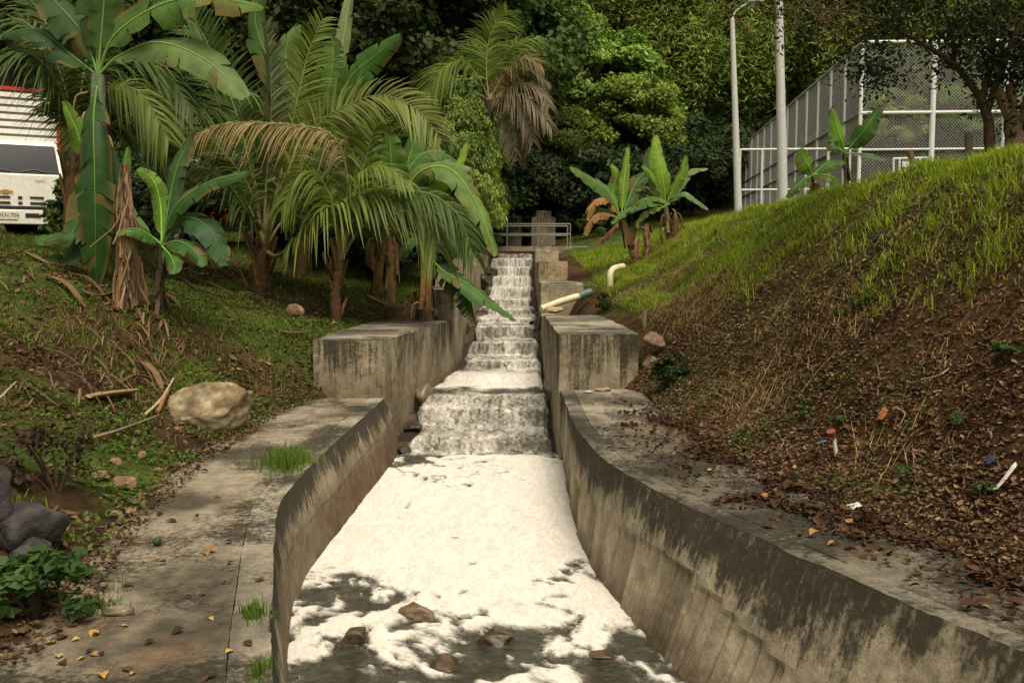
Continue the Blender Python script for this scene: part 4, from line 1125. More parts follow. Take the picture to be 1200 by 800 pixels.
# the far palm with its dead brown skirt
palm((566, 262), (573, 118), 33, [
    ([(590, 90, .0), (612, 70, -.4), (632, 75, -.6)], 1.5, (.16, .13, .05), dict(droop=.6, wid=.03, start=.12)),
    ([(590, 106, -.4), (610, 98, -.8), (630, 104, -1.0), (643, 125, -1.2)], .9, (.15, .115, .07), dict(droop=.8, wid=.026, start=.12, n=36, name='dead_frond')),
    ([(588, 118, -.6), (603, 118, -1.0), (616, 132, -1.2), (625, 165, -1.3)], .85, (.13, .10, .06), dict(droop=.8, wid=.026, start=.12, n=36, name='dead_frond')),
    ([(585, 122, -.2), (596, 132, -.6), (602, 155, -.9), (605, 185, -1.0)], .8, (.11, .08, .05), dict(droop=.8, wid=.026, start=.12, n=36, name='dead_frond')),
    ([(592, 112, -.8), (614, 112, -1.2), (634, 132, -1.4), (646, 150, -1.5)], .8, (.16, .125, .075), dict(droop=.8, wid=.026, start=.12, n=36, name='dead_frond')),
    ([(590, 98, .2), (615, 82, .4), (640, 96, .5)], .9, (.12, .11, .05), dict(droop=.8, wid=.03, start=.12)),
    ([(560, 90, -.3), (540, 72, -.6), (515, 85, -.9), (500, 120, -1.0)], 1.5, FG, dict(droop=.8, wid=.03)),
    ([(570, 80, .2), (575, 40, .4), (595, 12, .5)], 1.5, FG, dict(droop=.5, wid=.03, facing=CAMF)),
    ([(558, 110, -.3), (545, 115, -.6), (532, 145, -.8), (525, 180, -.9)], 1.3, (.06, .08, .03), dict(droop=1.0, wid=.03)),
    ([(580, 95, .4), (600, 55, .8), (630, 45, 1.0)], 1.5, FG, dict(droop=.6, wid=.03))],
    'distant palm with drooping dead brown fronds left of the dark hollow', .22, .18, 6, seed=4, tc=((.05, .04, .03), (.06, .045, .03)))

# ------------------------------------------------------------------ broadleaf trees
def leaf_cloud(b, C, N, size, col, r, aspect=.55, flat=.5):
    """diamond leaves at centres C, facing roughly N"""
    k = len(C)
    Nn = unit(N + flat * r.normal(size=(k, 3)))
    A = unit(np.cross(Nn, r.normal(size=(k, 3)))); Bv = np.cross(Nn, A)
    s = size * r.uniform(.6, 1.35, size=(k, 1))
    V = np.stack([C - A * s * .5, C + Bv * s * .5 * aspect - Nn * s * .06, C + A * s * .5 - Nn * s * .1, C - Bv * s * .5 * aspect - Nn * s * .06], 1).reshape(-1, 3)
    F = np.arange(k * 4).reshape(-1, 4)
    b.add(V, F, np.repeat(col, 4, axis=0))
def crown_mesh(seed, rad, nclump, per, leaf, c1, c2, clump_r=.3, drop=0.0, shell=.65, aspect=.55):
    r = np.random.default_rng(seed); b = B()
    rad = np.asarray(rad, float)
    D = unit(r.normal(size=(nclump, 3))); D[:, 2] = np.where(D[:, 2] < -.55, -D[:, 2], D[:, 2])
    rr = r.uniform(shell, 1.0, size=(nclump, 1)) ** .8
    CC = D * rr * rad * (1 + .25 * fbm(D[:, 0] * 1.5 + seed, D[:, 1] * 1.5, D[:, 2] * 1.5, 2, seed))[:, None]
    cr = clump_r * rad.mean() * r.uniform(.55, 1.25, size=nclump)
    idx = np.repeat(np.arange(nclump), per)
    q = unit(r.normal(size=(len(idx), 3))) * (r.uniform(size=(len(idx), 1)) ** .45)
    q[:, 2] *= .6
    P = CC[idx] + q * cr[idx][:, None]
    P[:, 2] -= drop * r.uniform(size=len(idx)) ** 2 * cr[idx] * 2
    Nn = unit(q * .8 + D[idx] * .4 + UP * .7)
    tone = r.uniform(0, 1, nclump)
    cc = mixc(c1, c2, np.clip(tone[idx] * .75 + .25 * r.uniform(size=len(idx)) + .12 * r.normal(size=len(idx)), 0, 1))
    leaf_cloud(b, P, Nn, leaf, cc, r, aspect)
    return b, CC
def tree_proto(name, seed, rad, height, nclump, per, leaf, c1, c2, trunk_r, label, group, drop=0, clump_r=.3, bark=(.07, .055, .04), shell=.6, aspect=.55):
    root = empty(name, (0, 0, 0), label, 'tree', group)
    cb, CC = crown_mesh(seed, rad, nclump, per, leaf, c1, c2, clump_r, drop, shell, aspect)
    cz = height - rad[2] * .9
    cb.v = [v + np.array([0, 0, cz]) for v in cb.v]
    r = np.random.default_rng(seed + 5)
    b = B()
    T = catmull([(0, 0, -.6), (r.normal() * .15, r.normal() * .15, cz * .5), (r.normal() * .3, r.normal() * .3, cz)], 10)
    tube(b, T, np.linspace(trunk_r, trunk_r * .5, 10), 8, bark, .06)
    for k in r.choice(nclump, min(9, nclump), replace=False):
        a = T[r.integers(5, 9)]
        e = CC[k] + np.array([0, 0, cz])
        tube(b, catmull([a, a * .5 + e * .5 + np.array([0, 0, .3]), e], 6), np.linspace(trunk_r * .42, trunk_r * .08, 6), 5, bark)
    b.build('trunk', M_BARK, root, True)
    cb.build('crown', M_TREE, root)
    return root
GRP = 'forest trees on the hillside'
PR = {
    'broad': tree_proto('forest_tree', 1, (4.6, 4.6, 4.2), 11.5, 70, 330, .34, (.075, .135, .024), (.27, .37, .065), .28, 'rounded mid green broadleaf tree in the wooded hillside', GRP),
    'dark': tree_proto('forest_tree', 2, (5.2, 5.2, 4.6), 13, 80, 330, .32, (.024, .046, .012), (.085, .13, .030), .34, 'dark dense broadleaf tree in the wooded hillside', GRP),
    'lime': tree_proto('forest_tree', 3, (3.6, 3.6, 3.3), 9.5, 60, 330, .28, (.075, .130, .020), (.24, .315, .05), .22, 'light yellow-green tree in the wooded hillside', GRP),
    'feather': tree_proto('forest_tree', 4, (4.4, 4.4, 6.0), 14.5, 120, 330, .36, (.075, .125, .020), (.26, .34, .055), .2, 'tall feathery drooping tree behind the fence', 'feathery trees behind the fence', drop=1.2, clump_r=.24, aspect=.2),
    'shrub': tree_proto('forest_shrub', 5, (2.2, 2.0, 1.6), 2.9, 34, 260, .20, (.020, .042, .010), (.07, .115, .025), .07, 'bushy green shrub at the foot of the forest', 'forest undergrowth shrubs', clump_r=.36),
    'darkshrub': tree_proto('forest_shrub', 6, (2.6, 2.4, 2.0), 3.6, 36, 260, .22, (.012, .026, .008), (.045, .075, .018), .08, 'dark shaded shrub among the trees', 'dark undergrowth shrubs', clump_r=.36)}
used = set()
def plant(kind, px, d, scale=1.0, sink=0.0, pz=None, rz=None):
    o = PR[kind]
    if kind in used: o = copy_tree(PR[kind])
    used.add(kind)
    x = (px - 600) / FPX * d
    z = hz1(x, d) - sink if pz is None else pz
    o.location = (x, d, z); o.scale = (scale, scale, scale * random.uniform(.92, 1.1)); o.rotation_euler = (0, 0, random.uniform(0, 6.28) if rz is None else rz)
    look_ = {'broad': 'rounded mid green broadleaf tree', 'dark': 'dark dense broadleaf tree', 'lime': 'light yellow-green tree', 'feather': 'feathery drooping tree', 'shrub': 'bushy green shrub', 'darkshrub': 'dark shaded shrub'}[kind]
    place = 'on the hilltop at the very back' if d > 80 else 'beyond the truck and the tall banana' if px < 200 else 'behind the coconut palms' if px < 555 else 'above the dark hollow behind the footbridge' if px < 760 else 'behind the light poles and court fence'
    high = '' if d > 80 or d < 56 or 'shrub' in kind else ', higher up the slope'
    o['label'] = look_ + ' ' + place + high
    o['group'] = look_ + 's ' + place + high
    return o
# dark big trees, upper left
for k, px, d, s in [('dark', 420, 36, .95), ('dark', 500, 39, .95), ('broad', 535, 37, .62), ('dark', 330, 38, 1.0), ('dark', 230, 36, .95), ('dark', 130, 38, 1.0), ('dark', 30, 39, 1.0), ('dark', -60, 42, 1.1), ('broad', 455, 45, 1.1), ('dark', 560, 46, 1.05)]:
    plant(k, px, d, s)
# centre hillside
for k, px, d, s in [('broad', 640, 52, .95), ('lime', 668, 49, .70), ('broad', 705, 50, .85), ('broad', 605, 51, .9), ('lime', 737, 48, .75), ('broad', 655, 47.5, .5), ('lime', 640, 62, 1.0), ('broad', 690, 62, 1.1), ('lime', 720, 58, .9), ('broad', 590, 63, 1.1), ('broad', 760, 63, 1.1), ('lime', 655, 74, 1.2), ('broad', 610, 76, 1.2), ('broad', 720, 76, 1.2), ('dark', 560, 74, 1.2), ('dark', 500, 62, 1.2), ('dark', 420, 62, 1.2), ('broad', 330, 60, 1.2), ('dark', 230, 60, 1.2), ('dark', 120, 60, 1.2), ('dark', 20, 62, 1.2), ('dark', -80, 62, 1.2), ('lime', 545, 58, .9)]:
    plant(k, px, d, s)
# feathery screen behind the fence
for px, d, s in [(745, 56, .95), (785, 58, 1.0), (825, 56, 1.05), (870, 60, 1.1), (915, 58, 1.05), (960, 61, 1.15), (1005, 58, 1.05), (1050, 60, 1.15), (1095, 58, 1.05), (1140, 61, 1.15), (1185, 58, 1.1), (1235, 60, 1.1), (1290, 60, 1.1), (800, 70, 1.2), (880, 72, 1.3), (970, 72, 1.3), (1060, 72, 1.3), (1150, 72, 1.3), (1240, 72, 1.3)]:
    plant('feather', px, d, s)
for px, d, s in [(1040, 54, .55), (1120, 55, .6), (1190, 54, .5), (940, 60, .6)]:
    plant('lime', px, d, s)
# back rows closing the hillside
for i, px in enumerate(range(-60, 1321, 60)):
    plant(['broad', 'dark', 'broad', 'lime'][i % 4] if px < 760 else ['feather', 'broad'][i % 2], px + random.uniform(-15, 15), 88 + random.uniform(-3, 3), 1.45)
# undergrowth
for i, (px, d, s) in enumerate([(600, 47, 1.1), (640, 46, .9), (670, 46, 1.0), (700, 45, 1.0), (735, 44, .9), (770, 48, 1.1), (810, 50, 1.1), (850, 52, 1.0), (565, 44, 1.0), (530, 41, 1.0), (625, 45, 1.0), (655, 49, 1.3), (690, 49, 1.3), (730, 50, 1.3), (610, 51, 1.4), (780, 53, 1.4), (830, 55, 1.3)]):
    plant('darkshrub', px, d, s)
for i, (px, d, s) in enumerate([(500, 26, .50), (505, 28, .62), (490, 31, .9), (520, 31, .55), (470, 27, .7), (430, 29, .9), (390, 30, .9), (350, 31, .9), (200, 33, 1.0), (150, 34, 1.0), (130, 27, .8), (170, 28, .8), (535, 34, .7), (700, 40, .4), (480, 35, 1.1), (1100, 52, .8), (1160, 52, .8), (1010, 55, .8), (890, 55, .8)]):
    plant('shrub', px, d, s)
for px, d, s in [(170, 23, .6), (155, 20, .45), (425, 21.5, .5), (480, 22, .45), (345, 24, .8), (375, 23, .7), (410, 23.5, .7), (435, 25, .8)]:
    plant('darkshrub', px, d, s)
for i, (px, py, d, s, lab) in enumerate([(546, 150, 29.5, .62, ''), (560, 118, 31.5, .6, '')]):
    o = copy_tree(PR['broad']); x = (px - 600) / FPX * d
    o.location = (x, d, hz1(x, d)); o.scale = (s * .42, s * .42, s * .72)
    tag(o, 'narrow bright green tree just left of the dead-fronded palm', 'tree', 'bright trees by the dead-fronded palm')
# bushes nearer
def bush(name, q, rad, nclump, per, leaf, c1, c2, label, seed, group=None, cat='bush', clump_r=.4):
    root = empty(name, q, label, cat, group)
    cb, CC = crown_mesh(seed, rad, nclump, per, leaf, c1, c2, clump_r, 0, .4)
    cb.v = [v + np.array(q) + np.array([0, 0, rad[2] * .75]) for v in cb.v]
    b = B()
    for k in range(min(7, nclump)):
        e = np.array(q) + CC[k] + np.array([0, 0, rad[2] * .75])
        tube(b, catmull([np.array(q) - UP * .08, np.array(q) * .5 + e * .5 + UP * .03, e], 5), np.linspace(.014, .004, 5) * max(1, rad[2] * 2), 5, (.07, .05, .03))
    b.build('stem', M_BARK, root)
    cb.build('foliage', M_TREE, root)
    return root
q = W(70, 235, 19); bush('leafy_bush', (q[0], q[1], hz1(q[0], q[1])), (.36, .36, .78), 26, 80, .11, (.03, .065, .015), (.09, .15, .03), 'leafy green bush covering the truck headlight', 1)
q = G(42, 715, .80); bush('leafy_bush', (q[0], q[1], hz1(q[0], q[1])), (.30, .28, .20), 22, 40, .085, (.022, .055, .012), (.055, .12, .025), 'low broad-leafed bush on the path edge below the dark rocks', 2)
q = G(786, 468, ZR); bush('leafy_bush', (q[0], q[1], hz1(q[0], q[1])), (.22, .2, .24), 26, 60, .055, (.012, .025, .006), (.035, .06, .014), 'small dark bush at the foot of the bank by the stained block', 3)
q = W(697, 372, 17.6); bush('leafy_bush', (q[0] + .15, q[1], hz1(q[0] + .15, q[1])), (.2, .2, .2), 14, 50, .06, (.02, .04, .008), (.05, .09, .02), 'tiny bush beside the pipe coupling', 4)
q = G(65, 520, 1.3); bush('dead_bush', (q[0], q[1], hz1(q[0], q[1])), (.35, .35, .32), 22, 40, .05, (.035, .022, .014), (.085, .052, .03), 'dry brown tangled bush on the left bank', 5, cat='dead bush')
for i, (px, py, s) in enumerate([(1012, 362, .12), (985, 500, .07), (925, 228, .22), (1120, 505, .09), (1180, 425, .1), (945, 490, .08), (1060, 560, .07), (870, 520, .08), (1150, 585, .08)]):
    d = np.interp(px, [860, 1000, 1200], [9, 8.0, 7.0]) if py > 300 else 14
    x = (px - 600) / FPX * d
    # walk along the pixel ray until it meets the ground
    w = hit(px, py)
    bush('seedling', (w[0], w[1], hz1(w[0], w[1])), (s, s, s * .8), 8, 26, s * .45, (.03, .06, .012), (.08, .13, .03), 'small green weed sprouting from the litter-covered bank', 40 + i, 'weeds on the litter bank', 'weed')

# ------------------------------------------------------------------ the tree on the right-hand ridge
q = W(1163, 190, 12.5); q[2] = hz1(q[0], q[1])
rt = empty('ridge_tree', q, 'dark leafed tree leaning over the grassy ridge before the fence', 'tree')
b = B(); bk = (.075, .05, .03)
def limb(px, r0, r1, n=8):
    P = catmull([W(x, y, 12.5 + o) for x, y, o in px], n)
    tube(b, P, np.linspace(r0, r1, n), 8, bk, .05)
P = catmull([q - UP * .3, W(1159, 150, 12.5), W(1148, 112, 12.5)], 8); tube(b, P, np.linspace(.08, .06, 8), 10, bk, .06)
limb([(1148, 114, 0), (1128, 86, 0), (1108, 68, -.1), (1075, 48, -.2), (1038, 28, -.4)], .05, .014)
limb([(1150, 118, 0), (1160, 80, .1), (1165, 30, .2), (1170, -40, .2)], .05, .03)
limb([(1157, 130, 0), (1175, 80, -.2), (1195, 30, -.4), (1240, -30, -.6)], .05, .03)
limb([(1118, 72, 0), (1116, 40, -.3), (1100, 0, -.6), (1060, -40, -.8)], .03, .012)
limb([(1060, 40, -.2), (1020, 20, -.6), (960, 10, -1.0), (905, 12, -1.4)], .02, .006)
limb([(1165, -30, .2), (1080, -45, -.6), (960, -30, -1.2), (850, -10, -1.8)], .04, .008)
b.build('trunk', M_BARK, rt, True)
r = np.random.default_rng(77)
cl = B(); cents = []
for (px, py, o, rr_, kk) in [(1185, 30, 0, .45, 14), (1190, 70, -.1, .3, 8), (1125, 0, -.3, .40, 8), (1190, 85, -.2, .32, 5), (1150, 60, -.1, .3, 4), (1040, 12, -.4, .25, 5), (1018, 55, -.5, .10, 2), (1008, 82, -.5, .08, 2), (1040, 80, -.5, .09, 2), (1060, 5, -.5, .4, 6), (960, 5, -.9, .35, 5), (1230, 60, 0, .6, 8), (1250, -40, 0, .9, 16), (1150, -60, 0, 1.0, 18), (1050, -70, -.4, .9, 14), (1190, 130, -.3, .16, 2), (1320, 20, -.2, .9, 12), (1300, -120, 0, 1.2, 20), (1160, -160, 0, 1.3, 20), (1010, -140, -.5, 1.1, 16)]:
    c = W(px, py, 12.5 + o)
    for k in range(kk): cents.append((c + rr_ * r.normal(size=3) * .75, .16 + .12 * r.random()))
C = []
for c, s in cents:
    kk = int(90 * (s / .2) ** 1.5)
    C.append(c + r.normal(size=(kk, 3)) * s * .75)
C = np.concatenate(C)
leaf_cloud(cl, C, np.tile(UP, (len(C), 1)) + .3 * r.normal(size=(len(C), 3)), .075, mixc((.009, .014, .006), (.028, .036, .012), r.uniform(size=len(C))), r, .5, .8)
cl.build('crown', M_TREE, rt)
# thin reddish twigs with sparse leaves hanging into the frame top
tw = B(); r = np.random.default_rng(78); CT = []
for k in range(70):
    x0 = r.uniform(835, 1010); p0 = W(x0, r.uniform(-40, 25), 11.2 + r.uniform(-.4, .6))
    a = r.uniform(-.9, .9); L = r.uniform(.25, .75)
    Q = catmull([p0, p0 + np.array([a * L * .6, 0, -.12 * L]), p0 + np.array([a * L, .1 * r.normal(), -.45 * L])], 5)
    tube(tw, Q, np.linspace(.006, .002, 5), 4, (.11, .06, .035))
    for j in range(9): CT.append(Q[r.integers(1, 5)] + r.normal(size=3) * .05)
tw.build('twigs', M_BARK, rt, kind='stuff')
CT = np.array(CT); tl = B()
leaf_cloud(tl, CT, np.tile(UP, (len(CT), 1)), .06, mixc((.08, .045, .02), (.07, .085, .02), r.uniform(size=len(CT))), r, .35, .9)
tl.build('sparse_leaves', M_TREE, rt, kind='stuff')

# cut stumps and props near it
def post(name, pb, pt, d, r0, label, cat, colr=(.19, .13, .085), group=None, fork=None):
    a, c = W(*pb, d), W(*pt, d); z = hz1(a[0], a[1]); a[2] = z - .1
    b = B(); P = catmull([a, a * .5 + c * .5 + np.array([.015, 0, 0]), c], 9)
    tube(b, P, np.linspace(r0, r0 * .85, 9), 9, colr, .08)
    if fork:
        for f in fork: tube(b, catmull([W(*f[0], d), W(*f[1], d)], 5), np.linspace(r0 * .75, r0 * .6, 5), 7, np.array(colr) * 1.2, .06)
    return tag(b.build(name, M_WOOD, smooth=False), label, cat, group)
post('wooden_post', (1072, 215), (1066, 176), 12.4, .05, 'short leaning wooden post in front of the white goal frame', 'post', (.20, .125, .08))
post('wooden_post', (1135, 195), (1134, 156), 12.6, .055, 'upright knotty wooden stump between goal frame and ridge tree', 'post', (.15, .11, .07))
post('pruned_stump', (1186, 190), (1184, 132), 12.4, .10, 'pruned tree stump with cut limbs at the ridge', 'stump', (.16, .10, .06), fork=[((1188, 150), (1170, 106)), ((1192, 165), (1184, 98)), ((1192, 160), (1206, 112))])
w_ = hit(755, 385, 10); b = B(); tube(b, catmull([w_ - UP * .05, w_ + UP * .28], 4), .035, 8, (.2, .15, .1), .08); tag(b.build('wooden_stake', M_WOOD), 'short wooden stake on the bank above the stained block', 'stake')

# ------------------------------------------------------------------ sports fence
FD_ = 28.0
def fz(py): return float(W(1005, py, FD_)[2])
ZT, ZM, ZLW, ZB, ZG = fz(50), fz(133), fz(176), fz(223), 4.3
xc = float(W(1006, 200, FD_)[0]); x_end = xc + 15.0
x_far = float(W(868, 200, 52.0)[0]); NP = 13
def wires(b, A, Bp, z0, z1, step, rad=.0042, col=(.42, .42, .38)):
    """chain-link: two families of crossing diagonal wires on the panel A-B between z0 and z1"""
    A, Bp = np.asarray(A, float), np.asarray(Bp, float); L = np.linalg.norm(Bp - A); H = z1 - z0; e = (Bp - A) / L
    nrm = np.array([-e[1], e[0]])
    for sg in (1, -1):
        for k in np.arange(-H, L, step):
            u0, u1 = k, k + H
            c0, c1 = max(u0, 0), min(u1, L)
            if c1 - c0 < .02: continue
            h0, h1 = (c0 - k), (c1 - k)
            if sg < 0: h0, h1 = H - h0, H - h1
            p0 = np.array([*(A + e * c0), z0 + h0]); p1 = np.array([*(A + e * c1), z0 + h1])
            n3 = np.array([*nrm, 0]) * rad; up = np.array([0, 0, rad])
            V = [p0 + n3, p0 - n3 * .5 + up, p0 - n3 * .5 - up, p1 + n3, p1 - n3 * .5 + up, p1 - n3 * .5 - up]
            b.add(V, [(0, 1, 4, 3), (1, 2, 5, 4), (2, 0, 3, 5)], col)
def tubeo(root, name, a, c, r, col=(.60, .60, .57), mat=None):
    b = B(); tube(b, [np.asarray(a, float), (np.asarray(a, float) + np.asarray(c, float)) / 2, np.asarray(c, float)], r, 8, col)
    return b.build(name, mat or M_STEEL, root, True)
fs = empty('court_fence', (x_far, 52, ZG), 'long tall grey chain-link side fence receding beside the court', 'fence')
A, C = np.array((xc, FD_)), np.array((x_far, 52.0))
for k in range(1, NP + 1):
    pp = A + (C - A) * k / NP
    tubeo(fs, 'post', (*pp, ZG - .2), (*pp, ZT), .045)
for z in (ZT, ZM, ZM - .75): tubeo(fs, 'rail', (*A, z), (*C, z), .04, (.28, .28, .26) if z != ZT else (.5, .5, .47))
b = B(); wires(b, A, C, ZG, ZT, .10, .0045, (.24, .24, .23)); b.build('chain_link', M_STEEL, fs, kind='stuff')
ff = empty('court_fence', (xc, FD_, ZG), 'tall white-framed chain-link front fence behind the ridge tree', 'fence')
sp = float(W(1090, 200, FD_)[0]) - xc
for k in range(7):
    xx = xc + k * sp
    tubeo(ff, 'post', (xx, FD_ - .03, ZG - .2), (xx, FD_ - .03, ZT), .06 if k == 0 else .085, (.66, .66, .64))
for z, rr_ in ((ZT, .05), (ZM, .052), (ZLW, .035)): tubeo(ff, 'rail', (xc, FD_ - .05, z), (xc + 6 * sp, FD_ - .05, z + .12), rr_, (.62, .62, .60))
b = B(); wires(b, (xc, FD_), (xc + 6 * sp, FD_), ZG, ZT, .10, .0060, (.40, .41, .38)); b.build('chain_link', M_STEEL, ff, kind='stuff')
x0 = float(W(866, 200, FD_)[0])
fl = empty('low_fence', (x0, FD_ - .1, ZG), 'low two-rail white fence running from the light pole to the tall fence', 'fence')
for z, rr_ in ((ZLW, .035), (ZB, .03)): tubeo(fl, 'rail', (x0, FD_ - .1, z), (xc - .08, FD_ - .1, z + .03), rr_, (.60, .60, .57))
for k in range(6):
    xx = x0 + (xc - .3 - x0) * k / 5
    tubeo(fl, 'post', (xx, FD_ - .1, ZG - .3), (xx, FD_ - .1, ZLW), .035, (.58, .58, .55))
# goal frame behind the front fence
gd = 31.0
gf = empty('goal_frame', W(1065, 215, gd), 'white tubular goal and backboard frame behind the chain-link fence', 'goal')
wm = plain('white_paint', (.78, .78, .74), .5)
def wp(px, py): return W(px, py, gd)
for a, c in [((1047, 235), (1047, 186)), ((1087, 235), (1087, 185)), ((1047, 186), (1087, 185)), ((1054, 215), (1054, 186)), ((1078, 215), (1078, 186)), ((1060, 200), (1060, 209)), ((1060, 209), (1076, 209)), ((1060, 200), (1076, 200)), ((1076, 200), (1076, 209))]:
    tubeo(gf, 'bar', wp(*a), wp(*c), .035, (.8, .8, .78), wm)
A_, C_ = wp(1057, 196), wp(1075, 189)
b = B(); box(b, (A_[0], gd - .03, A_[2]), (C_[0], gd + .01, C_[2])); b.build('board', wm, gf)

# ------------------------------------------------------------------ light poles
def light_pole(px_b, px_t, d, r0, r1, label, arm=False, ztop=None):
    a, c = W(*px_b, d), W(*px_t, d); z = hz1(a[0], a[1])
    root = empty('light_pole', (a[0], a[1], z), label, 'light pole')
    a[2] = z - .2
    b = B(); tube(b, catmull([a, c], 10), np.linspace(r0, r1, 10), 14, (.50, .50, .48)); b.build('pole', M_STEEL, root, True)
    e = c + np.array([.45, -.1, .42])
    b = B(); tube(b, catmull([c - UP * .05, c + np.array([.1, 0, .2]), e], 8), .028, 8, (.5, .5, .48)); b.build('arm', M_STEEL, root, True)
    b = B(); V0, F = ico(3); b.add(V0 * np.array((.24, .11, .06)) + e + np.array([.18, 0, .03]), F, (.5, .5, .48)); b.build('lamp_head', M_STEEL, root, True)
    return root
light_pole((866, 250), (858, 22), 27, .115, .065, 'slim grey light pole with a short arm at the low fence end')
light_pole((918, 238), (912, -40), 19, .105, .07, 'thick grey light pole rising out of frame beside the chain-link fence')
light_pole((598, 60), (598, -25), 60, .15, .11, 'far pale pole standing among the hillside trees')

# ------------------------------------------------------------------ truck
TD = 24.0
TW_ = 2.04; xm = float(W(24, 240, TD)[0]); xl, xr = xm - TW_ / 2, xm + TW_ / 2
TYAW = math.atan2(-xm, TD)
def tx(px): return xm + (px - 24) / FPX * math.hypot(xm, TD)
zg = hz1(xm, TD + 1) + .0
zt0 = float(W(40, 262, TD)[2])            # bumper bottom
g0 = min(zt0 - .30, float(hz(xm, TD)[0]) + .02)
S_ = (float(W(40, 162, TD)[2]) - zt0) / 2.0   # height from bumper bottom to roof = 2.0 units
def tz(py): return float(W(40, py, TD)[2])
trk = empty('truck', (xm, TD, g0), 'white cab-over cargo truck with slatted red-edged box on the left bank', 'truck')
white = plain('truck_white', (.72, .70, .64), .3, coat=.5); black = plain('truck_black', (.012, .012, .013), .45); redm = plain('truck_red', (.45, .02, .012), .4)
glass = plain('truck_glass', (.02, .024, .028), .12, spec=.12); gold = plain('truck_gold', (.55, .28, .06), .35, .6); chrome = plain('truck_grey', (.35, .35, .36), .35, .5)
yf0 = TD
def bev_box(name, lo, hi, mat, parent, bev=.04):
    bm = bmesh.new(); bmesh.ops.create_cube(bm, size=1)
    lo, hi = np.array(lo, float), np.array(hi, float)
    pl = np.zeros(3); pp = parent
    while pp is not None: pl = pl + np.array(pp.location); pp = pp.parent
    for v in bm.verts: v.co = Vector((lo + hi) / 2 + np.array(v.co) * (hi - lo) - pl)
    if bev: bmesh.ops.bevel(bm, geom=bm.edges[:], offset=bev, segments=3, affect='EDGES', profile=.6)
    me = bpy.data.meshes.new(name); bm.to_mesh(me); bm.free(); me.materials.append(mat)
    for p_ in me.polygons: p_.use_smooth = False
    o = bpy.data.objects.new(name, me); COL.objects.link(o); o.parent = parent
    return o
# cab as a profile swept across the width: windscreen raked back
zroof, zws_t, zws_b, zhood, zbt, zbb = tz(161), tz(166), tz(205), tz(245), tz(246), tz(263)
prof = [(yf0 + .02, zbb + .05), (yf0, zhood), (yf0 + .02, zws_b), (yf0 + .34, zws_t), (yf0 + .50, zroof), (yf0 + 1.65, zroof + .02), (yf0 + 1.7, zbb + .05)]
b = B(); nP = len(prof); V = []; inset = [0, 0, .0, .10, .16, .16, .02]
for sx in (-1, 1):
    for (yy, zz), ii in zip(prof, inset): V.append((xm + sx * (TW_ / 2 - .03 - ii), yy, zz))
F4 = [(i, (i + 1) % nP, (i + 1) % nP + nP, i + nP) for i in range(nP)]
b.add(V, F4, (.7, .7, .7))
b.add(V[:nP], [(0, 1, 2), (0, 2, 3), (0, 3, 4), (0, 4, 5), (0, 5, 6)]); b.add(V[nP:], [(0, 2, 1), (0, 3, 2), (0, 4, 3), (0, 5, 4), (0, 6, 5)])
cab = b.build('cab', white, trk)
mb = cab.modifiers.new('b', 'BEVEL'); mb.width = .05; mb.segments = 3
ws = B(); i0, i1 = .10, .19
A_ = np.array((0, yf0 + .02, zws_b)); C_ = np.array((0, yf0 + .34, zws_t)); off = unit(np.cross(np.array((1, 0, 0)), C_ - A_)) * .022
lo_, hi_ = A_ * .94 + C_ * .06, A_ * .06 + C_ * .94
def xq(s, ins, p_): return np.array((xm + s * (TW_ / 2 - ins), p_[1], p_[2]))
if off[1] > 0: off = -off
ws.add([xq(-1, i0, lo_) + off, xq(1, i0, lo_) + off, xq(1, i1, hi_) + off, xq(-1, i1, hi_) + off], [(0, 1, 2, 3)])
ws.add([xq(-1, i0, lo_), xq(1, i0, lo_), xq(1, i1, hi_), xq(-1, i1, hi_)], [(3, 2, 1, 0)])
wso = ws.build('windscreen', glass, trk)
for (a, c) in [((0.05, .08), (.62, .16)), ((-.85, .08), (-.2, .16))]:
    p0 = A_ + (C_ - A_) * a[1]; p1 = A_ + (C_ - A_) * c[1]
    b = B(); tube(b, [np.array((xm + a[0], p0[1], p0[2])) + off * 1.8, np.array((xm + (a[0] + c[0]) / 2, p1[1], p1[2])) + off * 1.8, np.array((xm + c[0], p0[1], p0[2])) + off * 1.8], .014, 6); b.build('wiper', black, trk)
for (pa, pb_) in [((0, 230), (26, 233)), ((33, 230), (46, 232)), ((0, 236.5), (26, 239)), ((33, 236.5), (46, 239))]:
    for sgn in (1, -1):
        xa, xb = tx(pa[0]), tx(pb_[0])
        if sgn < 0: xa, xb = 2 * xm - xb, 2 * xm - xa
        if pa[0] == 0:
            if sgn < 0: continue
            xa = 2 * xm - xb
        bev_box('grille_slot', (xa, yf0 - .025, tz(pb_[1])), (xb, yf0 + .03, tz(pa[1])), black, trk, .008)
bev_box('lower_grille', (xl + .30, yf0 - .02, tz(245.5)), (xr - .30, yf0 + .05, tz(241.5)), black, trk, .01)
bmp = bev_box('bumper', (xl, yf0 - .10, zbb), (xr, yf0 + .35, zbt), white, trk, .035)
